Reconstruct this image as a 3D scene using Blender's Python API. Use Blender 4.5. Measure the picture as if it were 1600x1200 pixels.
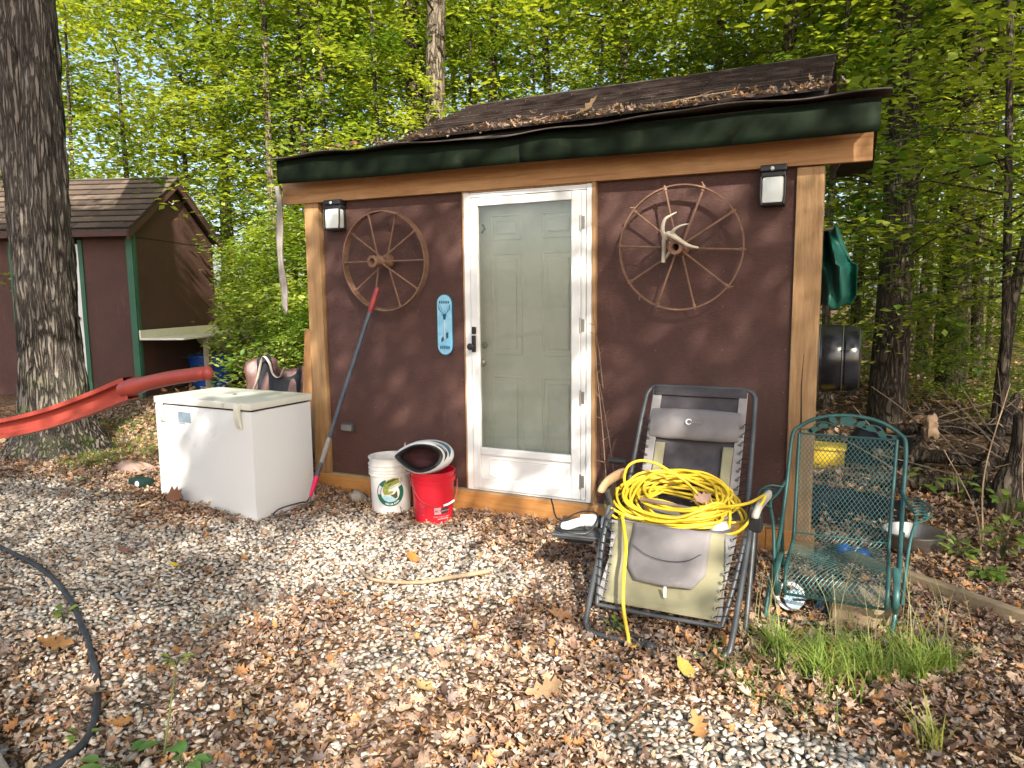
import bpy, bmesh, math, random
import numpy as np
from mathutils import Vector, Matrix, noise as mnoise
rng = np.random.default_rng(7); random.seed(7)
PI = math.pi
for o in list(bpy.data.objects): bpy.data.objects.remove(o)
sc = bpy.context.scene; C = sc.collection

# ------------------------------------------------------------------ camera
CAM = np.array([2.4347, -4.4202, 1.5377]); YAW, PIT, ROLL = 0.44615, 0.12087, -0.00983
F_ = np.array([-math.sin(YAW)*math.cos(PIT), math.cos(YAW)*math.cos(PIT), -math.sin(PIT)])
R_ = np.array([math.cos(YAW), math.sin(YAW), 0.0]); U_ = np.cross(R_, F_)
R2 = R_*math.cos(ROLL)+U_*math.sin(ROLL); U2 = -R_*math.sin(ROLL)+U_*math.cos(ROLL)
cd = bpy.data.cameras.new('camera'); cam = bpy.data.objects.new('camera', cd); C.objects.link(cam)
cam.matrix_world = Matrix(((R2[0], U2[0], -F_[0], CAM[0]), (R2[1], U2[1], -F_[1], CAM[1]), (R2[2], U2[2], -F_[2], CAM[2]), (0, 0, 0, 1)))
cd.sensor_width = 36; cd.lens = 36*1121.75/1600; cd.clip_start = 0.05; cd.clip_end = 400
sc.camera = cam
# ------------------------------------------------------------------ light
SUN_EL, SUN_OFF = math.radians(33), math.radians(37)
SUN = np.array([math.sin(SUN_OFF)*math.cos(SUN_EL), -math.cos(SUN_OFF)*math.cos(SUN_EL), math.sin(SUN_EL)])
w = bpy.data.worlds.new("World"); sc.world = w; w.use_nodes = True
nt = w.node_tree; bg = nt.nodes['Background']; sky = nt.nodes.new('ShaderNodeTexSky')
sky.sky_type = 'NISHITA'; sky.sun_disc = False; sky.sun_elevation = SUN_EL
sky.sun_rotation = math.atan2(SUN[0], SUN[1]); sky.altitude = 200; sky.air_density = 1.0; sky.dust_density = 3.5; sky.ozone_density = 1.0
nt.links.new(sky.outputs[0], bg.inputs[0]); bg.inputs[1].default_value = 0.125
sl = bpy.data.lights.new('sun', 'SUN'); sl.energy = 5.0; sl.angle = math.radians(0.5); sl.color = (1.0, 0.925, 0.81)
so = bpy.data.objects.new('sun', sl); C.objects.link(so)
so.rotation_euler = Vector(SUN).to_track_quat('Z', 'Y').to_euler(); so.location = (4, -8, 9)
sc.view_settings.view_transform = 'Standard'; sc.view_settings.look = 'None'
sc.view_settings.exposure = 1.35; sc.view_settings.gamma = 1.0; sc.view_settings.use_curve_mapping = False
sc.cycles.max_bounces = 7; sc.cycles.transparent_max_bounces = 8; sc.cycles.use_denoising = True

# ------------------------------------------------------------------ materials
MATS = {}
class NB:
    def __init__(s, name):
        s.m = bpy.data.materials.new(name); s.m.use_nodes = True; s.t = s.m.node_tree
        s.p = s.t.nodes['Principled BSDF']; s.out = s.t.nodes['Material Output']
    def n(s, typ, **kw):
        x = s.t.nodes.new(typ)
        for k, v in kw.items():
            if k in x.inputs.keys():
                x.inputs[k].default_value = v
            else: setattr(x, k, v)
        return x
    def l(s, a, b): s.t.links.new(a, b)
    def coord(s, scale=(1, 1, 1), rot=(0, 0, 0)):
        tc = s.n('ShaderNodeTexCoord'); mp = s.n('ShaderNodeMapping'); mp.inputs['Scale'].default_value = scale
        mp.inputs['Rotation'].default_value = rot
        s.l(tc.outputs['Object'], mp.inputs['Vector']); return mp.outputs[0]
    def noise(s, vec, scale, detail=4, rough=0.55, dist=0.0):
        x = s.n('ShaderNodeTexNoise'); x.inputs['Scale'].default_value = scale; x.inputs['Detail'].default_value = detail
        x.inputs['Roughness'].default_value = rough; x.inputs['Distortion'].default_value = dist
        s.l(vec, x.inputs['Vector']); return x.outputs['Fac']
    def ramp(s, fac, stops):
        r = s.n('ShaderNodeValToRGB'); e = r.color_ramp.elements
        while len(e) < len(stops): e.new(0.5)
        for i, (p, c) in enumerate(stops):
            e[i].position = p; e[i].color = (*c, 1) if len(c) == 3 else c
        s.l(fac, r.inputs[0]); return r.outputs[0]
    def mix(s, fac, a, b, mode='MIX'):
        x = s.n('ShaderNodeMix', data_type='RGBA', blend_type=mode)
        for inp, v in ((x.inputs[0], fac), (x.inputs[6], a), (x.inputs[7], b)):
            if hasattr(v, 'links'): s.l(v, inp)
            elif isinstance(v, tuple): inp.default_value = (*v, 1) if len(v) == 3 else v
            else: inp.default_value = v
        return x.outputs[2]
    def bump(s, h, strength=0.5, dist=0.01, prev=None):
        b = s.n('ShaderNodeBump'); b.inputs['Strength'].default_value = strength; b.inputs['Distance'].default_value = dist
        s.l(h, b.inputs['Height'])
        if prev is not None: s.l(prev, b.inputs['Normal'])
        return b.outputs[0]
def G(v): return (v, v, v)

def mat_basic(name, c1, c2=None, scale=8, rough=0.6, bump=0.2, bscale=60, metallic=0.0, stretch=(1, 1, 1), dirt=None, dirt_lo=.55, dirt_scale=3, bdist=.003, spec=.5):
    if name in MATS: return MATS[name]
    b = NB(name); v = b.coord(stretch)
    c2 = c2 or tuple(x*.75 for x in c1)
    f = b.noise(v, scale, 6, .6)
    col = b.ramp(f, [(.32, c1), (.68, c2)])
    if dirt:
        d = b.noise(v, dirt_scale, 8, .7)
        dm = b.ramp(d, [(dirt_lo, G(0)), (dirt_lo+.15, G(.85))])
        col = b.mix(dm, col, dirt)
    b.l(col, b.p.inputs['Base Color'])
    rr = b.ramp(f, [(.3, G(rough*.85)), (.7, G(min(1, rough*1.15)))]); b.l(rr, b.p.inputs['Roughness'])
    b.p.inputs['Metallic'].default_value = metallic; b.p.inputs['Specular IOR Level'].default_value = spec
    if bump: b.l(b.bump(b.noise(v, bscale, 5, .6), bump, bdist), b.p.inputs['Normal'])
    MATS[name] = b.m; return b.m

def mat_wood(name, c1, c2, c3, axis='x', rough=.65):
    if name in MATS: return MATS[name]
    b = NB(name)
    s = {'x': (.35, 6, 6), 'y': (6, .35, 6), 'z': (6, 6, .35)}[axis]
    v = b.coord(s); v0 = b.coord()
    f = b.noise(v, 3.2, 6, .65, 1.2); fine = b.noise(v, 22, 4, .7)
    col = b.ramp(f, [(.25, c3), (.45, c1), (.62, c2), (.8, c1)])
    col = b.mix(b.ramp(fine, [(.35, G(.0)), (.75, G(.45))]), col, c3)
    big = b.noise(v0, 2.3, 5, .6)
    col = b.mix(b.ramp(big, [(.5, G(0)), (.75, G(.55))]), col, c3)
    vor = b.n('ShaderNodeTexVoronoi'); vor.inputs['Scale'].default_value = 1.1
    vv = b.coord({'x': (1, 3, 3), 'y': (3, 1, 3), 'z': (3, 3, 1)}[axis]); b.l(vv, vor.inputs['Vector'])
    kn = b.ramp(vor.outputs['Distance'], [(.05, G(1)), (.10, G(0))])
    col = b.mix(kn, col, tuple(x*.3 for x in c3))
    b.l(col, b.p.inputs['Base Color']); b.p.inputs['Roughness'].default_value = rough
    b.l(b.bump(fine, .35, .003, b.bump(f, .3, .004)), b.p.inputs['Normal'])
    MATS[name] = b.m; return b.m

def mat_attr(name, rough=.8, transl=0.0, bump=.0, bscale=120, hue_noise=0.0, spec=.3):
    if name in MATS: return MATS[name]
    b = NB(name); a = b.n('ShaderNodeAttribute'); a.attribute_name = 'Col'
    col = a.outputs['Color']
    v = b.coord()
    if hue_noise: col = b.mix(b.ramp(b.noise(v, bscale, 5, .7), [(.35, G(0)), (.7, G(hue_noise))]), col, (0.05, 0.035, 0.02))
    b.l(col, b.p.inputs['Base Color']); b.p.inputs['Roughness'].default_value = rough; b.p.inputs['Specular IOR Level'].default_value = spec
    if bump: b.l(b.bump(b.noise(v, bscale, 4, .6), bump, .003), b.p.inputs['Normal'])
    if transl:
        tr = b.n('ShaderNodeBsdfTranslucent'); mx = b.n('ShaderNodeMixShader'); mx.inputs[0].default_value = transl
        tc = b.mix(1.0, col, (1.5, 1.35, .45), 'MULTIPLY')
        b.l(tc, tr.inputs[0]); b.l(b.p.outputs[0], mx.inputs[1]); b.l(tr.outputs[0], mx.inputs[2]); b.l(mx.outputs[0], b.out.inputs[0])
    MATS[name] = b.m; return b.m

def mat_wall():
    b = NB('brown_stain'); v = b.coord()
    st = b.coord((1, 1, .28)); n1 = b.noise(v, 1.7, 6, .65); n2 = b.noise(v, 45, 8, .75); n3 = b.noise(b.coord((1.5, 1.5, 4)), 26, 7, .75, .8)
    col = b.ramp(n1, [(.3, (.072, .030, .024)), (.7, (.100, .044, .035))])
    col = b.mix(b.ramp(n3, [(.38, G(0)), (.62, G(.7))]), col, (.062, .026, .020))
    col = b.mix(b.ramp(b.noise(st, 9, 6, .7), [(.6, G(0)), (.75, G(.35))]), col, (.19, .115, .085))
    col = b.mix(b.ramp(b.noise(v, 210, 2, .5), [(.68, G(0)), (.74, G(.6))]), col, (.26, .19, .15))
    b.l(col, b.p.inputs['Base Color']); b.p.inputs['Roughness'].default_value = .72
    b.l(b.bump(n2, .5, .006, b.bump(n3, .8, .009)), b.p.inputs['Normal'])
    return b.m
def mat_bark(name, c1, c2, c3, sc_=1.0, disp=.03, moss=0.0, zs=1.5):
    if name in MATS: return MATS[name]
    b = NB(name); v = b.coord((7*sc_, 7*sc_, zs*sc_))
    wv = b.n('ShaderNodeTexVoronoi', feature='DISTANCE_TO_EDGE'); wv.inputs['Scale'].default_value = 2.6
    nz = b.n('ShaderNodeTexNoise'); nz.inputs['Scale'].default_value = 2.2; nz.inputs['Detail'].default_value = 5
    b.l(v, nz.inputs['Vector'])
    add = b.n('ShaderNodeMixRGB'); add.blend_type = 'ADD'; add.inputs[0].default_value = .9
    b.l(v, add.inputs[1]); b.l(nz.outputs['Color'], add.inputs[2]); b.l(add.outputs[0], wv.inputs['Vector'])
    e = b.ramp(wv.outputs['Distance'], [(0.0, G(0)), (.22, G(1))])
    fine = b.noise(v, 9, 6, .7)
    col = b.ramp(e, [(.05, c3), (.5, c1), (1, c2)])
    col = b.mix(b.ramp(fine, [(.35, G(.0)), (.7, G(.7))]), col, c3)
    col = b.mix(b.ramp(b.noise(b.coord(), 1.5, 4, .6), [(.4, G(0)), (.7, G(.6))]), col, c2)
    if moss:
        tc = b.n('ShaderNodeTexCoord'); sx = b.n('ShaderNodeSeparateXYZ'); b.l(tc.outputs['Object'], sx.inputs[0])
        low = b.n('ShaderNodeMapRange'); low.inputs[1].default_value = .2; low.inputs[2].default_value = 1.1; low.inputs[3].default_value = 1; low.inputs[4].default_value = 0
        b.l(sx.outputs[2], low.inputs[0])
        mm = b.mix(1.0, b.ramp(b.noise(b.coord(), 5, 6, .7), [(.5, G(0)), (.66, G(moss))]), low.outputs[0], 'MULTIPLY')
        col = b.mix(mm, col, (.10, .13, .04))
    b.l(col, b.p.inputs['Base Color']); b.p.inputs['Roughness'].default_value = .9; b.p.inputs['Specular IOR Level'].default_value = .15
    b.l(b.bump(fine, .5, .01, b.bump(e, 1.0, disp)), b.p.inputs['Normal'])
    MATS[name] = b.m; return b.m
def mat_glass():
    b = NB('storm_glass'); b.t.nodes.remove(b.p)
    g = b.n('ShaderNodeBsdfGlossy'); g.inputs['Roughness'].default_value = .012; g.inputs[0].default_value = (1, 1, 1, 1)
    t = b.n('ShaderNodeBsdfTransparent'); t.inputs[0].default_value = (.93, .95, .93, 1)
    d = b.n('ShaderNodeBsdfDiffuse'); d.inputs[0].default_value = (.5, .5, .47, 1)
    fr = b.n('ShaderNodeFresnel'); fr.inputs[0].default_value = 1.52
    m2 = b.n('ShaderNodeMixShader'); dn = b.ramp(b.noise(b.coord(), 4, 7, .7), [(.4, G(.02)), (.75, G(.12))]); b.l(dn, m2.inputs[0]); b.l(t.outputs[0], m2.inputs[1]); b.l(d.outputs[0], m2.inputs[2])
    m = b.n('ShaderNodeMixShader'); mu = b.n('ShaderNodeMath', operation='MULTIPLY'); mu.inputs[1].default_value = 1.25; b.l(fr.outputs[0], mu.inputs[0])
    b.l(mu.outputs[0], m.inputs[0]); b.l(m2.outputs[0], m.inputs[1]); b.l(g.outputs[0], m.inputs[2]); b.l(m.outputs[0], b.out.inputs[0])
    return b.m

M_wall = mat_wall()
M_beam = mat_wood('cedar_beam', (.47, .245, .095), (.55, .31, .14), (.24, .105, .04), 'x')
M_post = mat_wood('cedar_post', (.38, .215, .092), (.46, .285, .135), (.18, .095, .042), 'z')
M_sill = mat_wood('sill_timber', (.44, .20, .055), (.50, .245, .075), (.25, .105, .03), 'x')
M_plank = mat_wood('plank_timber', (.30, .22, .13), (.36, .28, .17), (.17, .12, .075), 'x', .85)
M_lumber = mat_wood('fresh_lumber', (.48, .235, .085), (.52, .28, .11), (.30, .13, .05), 'z')
M_grey_wood = mat_wood('weathered_wood', (.26, .22, .18), (.32, .28, .23), (.12, .095, .075), 'z', .9)
M_green = mat_basic('dark_green_paint', (.004, .011, .003), (.002, .006, .002), 5, .8, .5, 30, dirt=(.016, .022, .010), dirt_lo=.58, dirt_scale=4, spec=.2)
M_green2 = mat_basic('green_trim_paint', (.035, .13, .075), (.028, .10, .058), 3, .55, .25, 40)
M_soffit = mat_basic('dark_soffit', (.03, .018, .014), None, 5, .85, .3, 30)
M_white = mat_basic('white_door_paint', (.78, .78, .77), (.72, .72, .71), 2.5, .38, .06, 40, dirt=(.55, .52, .45), dirt_lo=.66)
M_inner = mat_basic('pale_green_door', (.66, .68, .62), (.62, .64, .59), 2, .5, .08, 50)
M_black = mat_basic('black_plastic', (.012, .012, .013), (.02, .02, .022), 8, .42, .1, 80)
M_black_gloss = mat_basic('black_drum_plastic', (.010, .010, .012), (.016, .016, .02), 4, .22, .08, 20)
M_steel = mat_basic('dull_steel', (.45, .44, .42), (.36, .35, .33), 8, .4, .12, 50, metallic=.9, dirt=(.22, .15, .10), dirt_lo=.6)
M_rust = mat_basic('rusty_iron', (.17, .085, .055), (.24, .145, .095), 30, .85, .5, 140, metallic=.15, dirt=(.33, .25, .18), dirt_lo=.6, dirt_scale=12)
M_lampw = mat_basic('lamp_glass', (.70, .74, .72), (.64, .69, .67), 12, .25, .05, 60)
M_freezer = mat_basic('freezer_enamel', (.74, .75, .755), (.71, .72, .725), 1.6, .30, .06, 6, dirt=(.56, .54, .50), dirt_lo=.68, dirt_scale=2.2)
M_lid = mat_basic('freezer_lid_enamel', (.72, .71, .62), (.66, .65, .57), 3, .42, .15, 20, dirt=(.24, .23, .20), dirt_lo=.60, dirt_scale=9)
M_cream = mat_basic('cream_plastic', (.74, .72, .60), (.68, .66, .54), 6, .45, .1, 40)
M_shingle = None
def mk_shingle():
    b = NB('asphalt_shingle'); v = b.coord(); oi = b.n('ShaderNodeObjectInfo')
    g = b.noise(v, 260, 3, .7); n = b.noise(v, 9, 5, .6)
    col = b.ramp(n, [(.3, (.14, .102, .075)), (.7, (.21, .16, .12))])
    col = b.mix(b.ramp(g, [(.42, G(0)), (.64, G(.6))]), col, (.045, .034, .028))
    col = b.mix(b.ramp(oi.outputs['Random'], [(0, G(.0)), (1, G(.8))]), col, (.045, .034, .03))
    b.l(col, b.p.inputs['Base Color']); b.p.inputs['Roughness'].default_value = .95; b.p.inputs['Specular IOR Level'].default_value = .15
    b.l(b.bump(g, .7, .004), b.p.inputs['Normal']); return b.m
M_shingle = mk_shingle()
M_felt = mat_basic('roofing_felt', (.075, .058, .047), (.05, .04, .034), 12, .9, .5, 120)
M_tube = mat_basic('grey_powder_tube', (.10, .105, .11), (.075, .08, .085), 10, .42, .15, 60, metallic=.4, dirt=(.25, .20, .15), dirt_lo=.62)
M_fab_dark = mat_basic('charcoal_mesh_fabric', (.055, .048, .055), (.04, .036, .042), 12, .9, .6, 700, bdist=.001)
M_fab_grey = mat_basic('grey_fabric', (.19, .175, .175), (.15, .14, .145), 5, .85, .45, 500, bdist=.001, dirt=(.27, .24, .20), dirt_lo=.55)
M_fab_olive = mat_basic('olive_fabric', (.29, .27, .165), (.22, .205, .125), 4, .85, .45, 400, bdist=.001, dirt=(.16, .14, .09), dirt_lo=.58, dirt_scale=5)
M_strip = mat_basic('pale_grey_webbing', (.28, .26, .26), (.22, .21, .21), 9, .85, .4, 400, bdist=.001)
M_arm = mat_basic('tan_arm_pad', (.40, .27, .15), (.30, .19, .10), 7, .6, .2, 60)
M_arm2 = mat_basic('grey_arm_pad', (.45, .42, .36), (.36, .33, .28), 7, .6, .2, 60)
M_yellow = mat_basic('yellow_cord', (.74, .53, .03), (.64, .44, .03), 20, .42, .15, 200, dirt=(.38, .25, .05), dirt_lo=.63, dirt_scale=14)
M_teal = mat_basic('teal_painted_iron', (.050, .145, .135), (.032, .105, .100), 12, .4, .2, 80, metallic=.25, dirt=(.10, .15, .12), dirt_lo=.6, dirt_scale=8)
M_red = mat_basic('red_bucket_plastic', (.62, .012, .030), (.55, .010, .026), 3, .4, .06, 40)
M_redbar = mat_basic('faded_red_plastic', (.40, .070, .050), (.33, .045, .032), 3, .45, .25, 25, dirt=(.20, .05, .035), dirt_lo=.64, dirt_scale=16)
M_bucket = mat_basic('white_bucket_plastic', (.76, .75, .73), (.70, .69, .67), 3, .4, .06, 40, dirt=(.50, .44, .35), dirt_lo=.66)
M_blue = mat_basic('blue_plastic', (.015, .085, .42), (.012, .06, .32), 5, .4, .1, 40)
M_hose = mat_basic('black_rubber', (.035, .04, .05), (.025, .028, .035), 14, .55, .3, 120, dirt=(.13, .12, .11), dirt_lo=.62, dirt_scale=10)
M_tarp_g = mat_basic('green_tarp', (.010, .12, .085), (.007, .085, .062), 3, .45, .35, 12, bdist=.01)
M_tarp_b = mat_basic('brown_tarp', (.13, .06, .05), (.085, .042, .038), 4, .45, .4, 16, bdist=.01)
M_tarp_k = mat_basic('navy_black_tarp', (.008, .011, .022), (.005, .006, .010), 4, .75, .4, 16, bdist=.01)
M_bone = mat_basic('bone_antler', (.74, .69, .58), (.62, .55, .43), 14, .5, .3, 60, dirt=(.25, .17, .10), dirt_lo=.6, dirt_scale=9)
M_print_w = mat_basic('white_print', (.75, .75, .75), (.7, .7, .7), 5, .5, 0)
M_print_pk = mat_basic('pink_print', (.75, .38, .42), (.72, .35, .38), 5, .5, 0)
M_print_k = mat_basic('dark_print', (.05, .03, .035), (.06, .035, .04), 5, .5, 0)
M_print_g = mat_basic('green_print', (.01, .14, .085), (.012, .12, .08), 5, .5, 0)
M_print_f = mat_basic('fish_print', (.20, .28, .03), (.40, .42, .10), 60, .5, 0)
M_print_fd = mat_basic('dark_fish_print', (.05, .06, .015), (.10, .08, .02), 40, .5, 0)
M_print_b = mat_basic('splash_print', (.25, .55, .68), (.5, .72, .80), 90, .5, 0)
M_print_n = mat_basic('navy_print', (.02, .04, .12), (.03, .05, .14), 5, .5, 0)
M_thermo = mat_basic('blue_tin', (.16, .45, .70), (.36, .66, .82), 16, .35, .1, 40)
M_thermo_d = mat_basic('dark_teal_print', (.01, .07, .12), (.02, .10, .16), 20, .5, 0)
M_trunkbig = mat_bark('oak_bark', (.135, .112, .092), (.27, .235, .20), (.022, .017, .014), 1.5, .035, moss=.9, zs=.75)
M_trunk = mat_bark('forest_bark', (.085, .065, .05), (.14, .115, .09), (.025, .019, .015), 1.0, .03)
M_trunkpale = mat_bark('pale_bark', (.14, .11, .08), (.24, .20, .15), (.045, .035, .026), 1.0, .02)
M_twig = mat_basic('twig_bark', (.13, .09, .06), (.20, .15, .11), 25, .9, .4, 90)
M_drytwig = mat_basic('dry_pale_twig', (.38, .27, .17), (.30, .20, .12), 25, .9, .4, 90)
M_leaf = mat_attr('green_leaf', .38, .45, spec=.5)
M_litter = mat_attr('dead_leaf', .75, .12, .3, 90, .35)
M_stone = mat_attr('crushed_stone', .85, 0, .5, 160, .35)
M_grass = mat_attr('grass_blade', .6, .3)
M_glass = mat_glass()

# ------------------------------------------------------------------ mesh builder
class MB:
    def __init__(s, T=None): s.v = []; s.f = []; s.T = T
    def _p(s, vs):
        n = len(s.v)
        for q in vs:
            q = Vector(q); s.v.append(tuple(s.T @ q) if s.T is not None else tuple(q))
        return n
    def faces(s, vs, fs):
        n = s._p(vs); s.f += [tuple(i+n for i in f) for f in fs]; return s
    def box(s, c, d, R=None, bev=0.0):
        bm = bmesh.new(); bmesh.ops.create_cube(bm, size=1)
        for v in bm.verts: v.co = Vector((v.co.x*d[0], v.co.y*d[1], v.co.z*d[2]))
        if bev: bmesh.ops.bevel(bm, geom=bm.edges[:], offset=bev, segments=2, affect='EDGES', profile=.6)
        bm.verts.index_update()
        c = Vector(c)
        vs = [((R @ v.co) if R is not None else v.co)+c for v in bm.verts]
        s.faces(vs, [[v.index for v in f.verts] for f in bm.faces]); bm.free(); return s
    def b2(s, lo, hi, bev=0.0):
        return s.box([(a+b)/2 for a, b in zip(lo, hi)], [b-a for a, b in zip(lo, hi)], None, bev)
    def tube(s, pts, r, seg=8, cap=True, flat=1.0):
        pts = [Vector(p) for p in pts]; n = len(pts)
        rs = r if hasattr(r, '__len__') else [r]*n
        t0 = (pts[1]-pts[0]).normalized(); up = Vector((0, 0, 1)) if abs(t0.z) < .9 else Vector((1, 0, 0))
        a = t0.cross(up).normalized(); vs = []; fs = []
        for i in range(n):
            t = (pts[min(i+1, n-1)]-pts[max(i-1, 0)])
            t = t.normalized() if t.length > 1e-9 else t0
            a = (a-t*a.dot(t)); a = a.normalized() if a.length > 1e-6 else t.orthogonal().normalized(); b = t.cross(a)
            for k in range(seg):
                th = 2*PI*k/seg; vs.append(pts[i]+(a*math.cos(th)+b*math.sin(th)*flat)*rs[i])
        for i in range(n-1):
            for k in range(seg):
                k2 = (k+1) % seg; fs.append((i*seg+k, i*seg+k2, (i+1)*seg+k2, (i+1)*seg+k))
        if cap: fs.append(tuple(range(seg))[::-1]); fs.append(tuple((n-1)*seg+k for k in range(seg)))
        return s.faces(vs, fs)
    def lathe(s, prof, seg=32, c=(0, 0, 0), R=None, closed=False, arc=None):
        c = Vector(c); vs = []; fs = []; n = len(prof)
        for k in range(seg):
            th = 2*PI*k/seg
            for (r, z) in prof:
                p = Vector((r*math.cos(th), r*math.sin(th), z)); vs.append(((R @ p) if R is not None else p)+c)
        m = n if closed else n-1
        for k in range(seg):
            k2 = (k+1) % seg
            for i in range(m):
                j = (i+1) % n; fs.append((k*n+i, k2*n+i, k2*n+j, k*n+j))
        return s.faces(vs, fs)
    def grid(s, fn, nu, nv, thick=0):
        vs = [fn(i/(nu-1), j/(nv-1)) for j in range(nv) for i in range(nu)]
        fs = [(j*nu+i, j*nu+i+1, (j+1)*nu+i+1, (j+1)*nu+i) for j in range(nv-1) for i in range(nu-1)]
        return s.faces(vs, fs)
    def prism(s, poly, y0, y1, fn=None):
        """poly in (x,z) extruded along y"""
        n = len(poly); vs = [(x, y0, z) for x, z in poly]+[(x, y1, z) for x, z in poly]
        fs = [tuple(range(n)), tuple(range(2*n-1, n-1, -1))]+[(i+n, (i+1) % n+n, (i+1) % n, i) for i in range(n)]
        if fn: vs = [fn(v) for v in vs]
        return s.faces(vs, fs)
    def ball(s, c, r, seg=12, rings=8, R=None):
        prof = [(max(1e-4, math.cos(a))*1.0, math.sin(a)) for a in np.linspace(-PI/2, PI/2, rings)]
        r = r if hasattr(r, '__len__') else (r, r, r); S = Matrix.Diagonal(r)
        return s.lathe(prof, seg, c, (R @ S) if R is not None else S)

def link_mesh(name, me, mat, parent=None, loc=(0, 0, 0)):
    o = bpy.data.objects.new(name, me); C.objects.link(o)
    if mat is not None: me.materials.append(mat)
    if parent is not None: o.parent = parent
    o.location = loc
    return o
def wloc(p):
    v = Vector((0, 0, 0))
    while p is not None: v += p.location; p = p.parent
    return v
def build(name, mb, mat, parent=None, smooth=None, label=None, solid=0, at=None):
    """vertices are given in world coordinates; origin goes to `at`, or the parent's origin"""
    base = wloc(parent) if parent is not None else Vector(at or (0, 0, 0))
    me = bpy.data.meshes.new(name)
    me.from_pydata([(x-base.x, y-base.y, z-base.z) for x, y, z in mb.v], [], mb.f)
    bm = bmesh.new(); bm.from_mesh(me); bmesh.ops.recalc_face_normals(bm, faces=bm.faces); bm.to_mesh(me); bm.free()
    me.update()
    if smooth is not None:
        me.polygons.foreach_set('use_smooth', [True]*len(me.polygons))
        try: me.set_sharp_from_angle(angle=math.radians(smooth))
        except Exception: pass
    o = link_mesh(name, me, mat, parent, (0, 0, 0) if parent is not None else tuple(base))
    if solid:
        md = o.modifiers.new('solid', 'SOLIDIFY'); md.thickness = solid; md.offset = 0
    if label: o['label'] = label
    return o
def thing(name, label, cat, loc=(0, 0, 0), group=None):
    o = bpy.data.objects.new(name, None); C.objects.link(o); o.location = loc; o.empty_display_size = .1
    o['label'] = label; o['category'] = cat
    if group: o['group'] = group
    return o
def tag(o, label, cat, group=None, kind=None):
    o['label'] = label; o['category'] = cat
    if group: o['group'] = group
    if kind: o['kind'] = kind
    return o
def copy_tree(o, parent=None):
    c = o.copy(); C.objects.link(c)
    if parent is not None: c.parent = parent
    for ch in list(o.children): copy_tree(ch, c)
    return c
def RZ(a): return Matrix.Rotation(a, 3, 'Z')
def RX(a): return Matrix.Rotation(a, 3, 'X')
def RY(a): return Matrix.Rotation(a, 3, 'Y')
def bez(pts, n=8):
    """Catmull-Rom through pts"""
    P = [Vector(p) for p in pts]; P = [P[0]*2-P[1]]+P+[P[-1]*2-P[-2]]; out = []
    for i in range(1, len(P)-2):
        for k in range(n):
            t = k/n; a, b, c, d = P[i-1:i+3]
            out.append(.5*((2*b)+(c-a)*t+(2*a-5*b+4*c-d)*t*t+(3*b-a-3*c+d)*t*t*t))
    out.append(P[-2]); return out

# ------------------------------------------------------------------ terrain
def gh(x, y):
    h = 0.055*np.maximum(0.0, -(x+0.4)); h = np.where(h > .30, .30+(h-.30)*.35, h); h = np.minimum(h, .8)
    far = np.maximum(0, np.hypot(x-1, y)-9)
    h = h + .010*np.sin(x*1.7+.3*y)*np.cos(y*1.3-.4*x)+.006*np.sin(x*4.1)*np.sin(y*3.7+1)
    h = h + .35*(1-np.exp(-far*.03))*np.sin(x*.11+1)*np.cos(y*.09)
    return h
def ghf(x, y): return float(gh(np.float64(x), np.float64(y)))
def leafness(x, y):
    """0 = clean gravel, 1 = leaf litter"""
    n = .5+.28*np.sin(x*2.1+1.3*y+.7)*np.cos(1.7*y-.8*x)+.22*np.sin(x*5.3-2.1*y)*np.sin(4.4*y+x*1.9)
    def blob(cx, cy, rx, ry): return np.exp(-(((x-cx)/rx)**2+((y-cy)/ry)**2)**1.5)
    g = np.maximum.reduce([blob(-.25, -1.1, 1.25, .75), .93*blob(-1.2, -1.9, 1.5, .75), .8*blob(-2.6, -1.6, 1.2, .7), .75*blob(2.1, -2.05, .75, .28), .55*blob(.6, -1.9, .7, .5), .5*blob(.0, -2.7, .9, .5)])
    l = 1-g*1.25+(n-.5)*.55
    return np.clip(l+.06, .08, 1)

def axis_coords(lo, hi, c0, c1, step, grow=1.18):
    xs = list(np.arange(c0, c1+1e-6, step)); s = step
    while xs[0] > lo: s *= grow; xs.insert(0, xs[0]-s)
    s = step
    while xs[-1] < hi: s *= grow; xs.append(xs[-1]+s)
    return np.array(xs)
def mesh_np(name, V, faces_flat, nper, cols=None):
    me = bpy.data.meshes.new(name); nf = len(faces_flat)//nper
    me.vertices.add(len(V)); me.vertices.foreach_set('co', np.ascontiguousarray(V, dtype=np.float32).ravel())
    me.loops.add(len(faces_flat)); me.loops.foreach_set('vertex_index', np.asarray(faces_flat, dtype=np.int32))
    me.polygons.add(nf); me.polygons.foreach_set('loop_start', np.arange(0, nf*nper, nper, dtype=np.int32))
    try: me.polygons.foreach_set('loop_total', np.full(nf, nper, dtype=np.int32))
    except Exception: pass
    if cols is not None:
        a = me.color_attributes.new('Col', 'FLOAT_COLOR', 'POINT'); a.data.foreach_set('color', np.ascontiguousarray(np.hstack([cols, np.ones((len(cols), 1))]), dtype=np.float32).ravel())
    me.update(); me.validate(); return me

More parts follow.
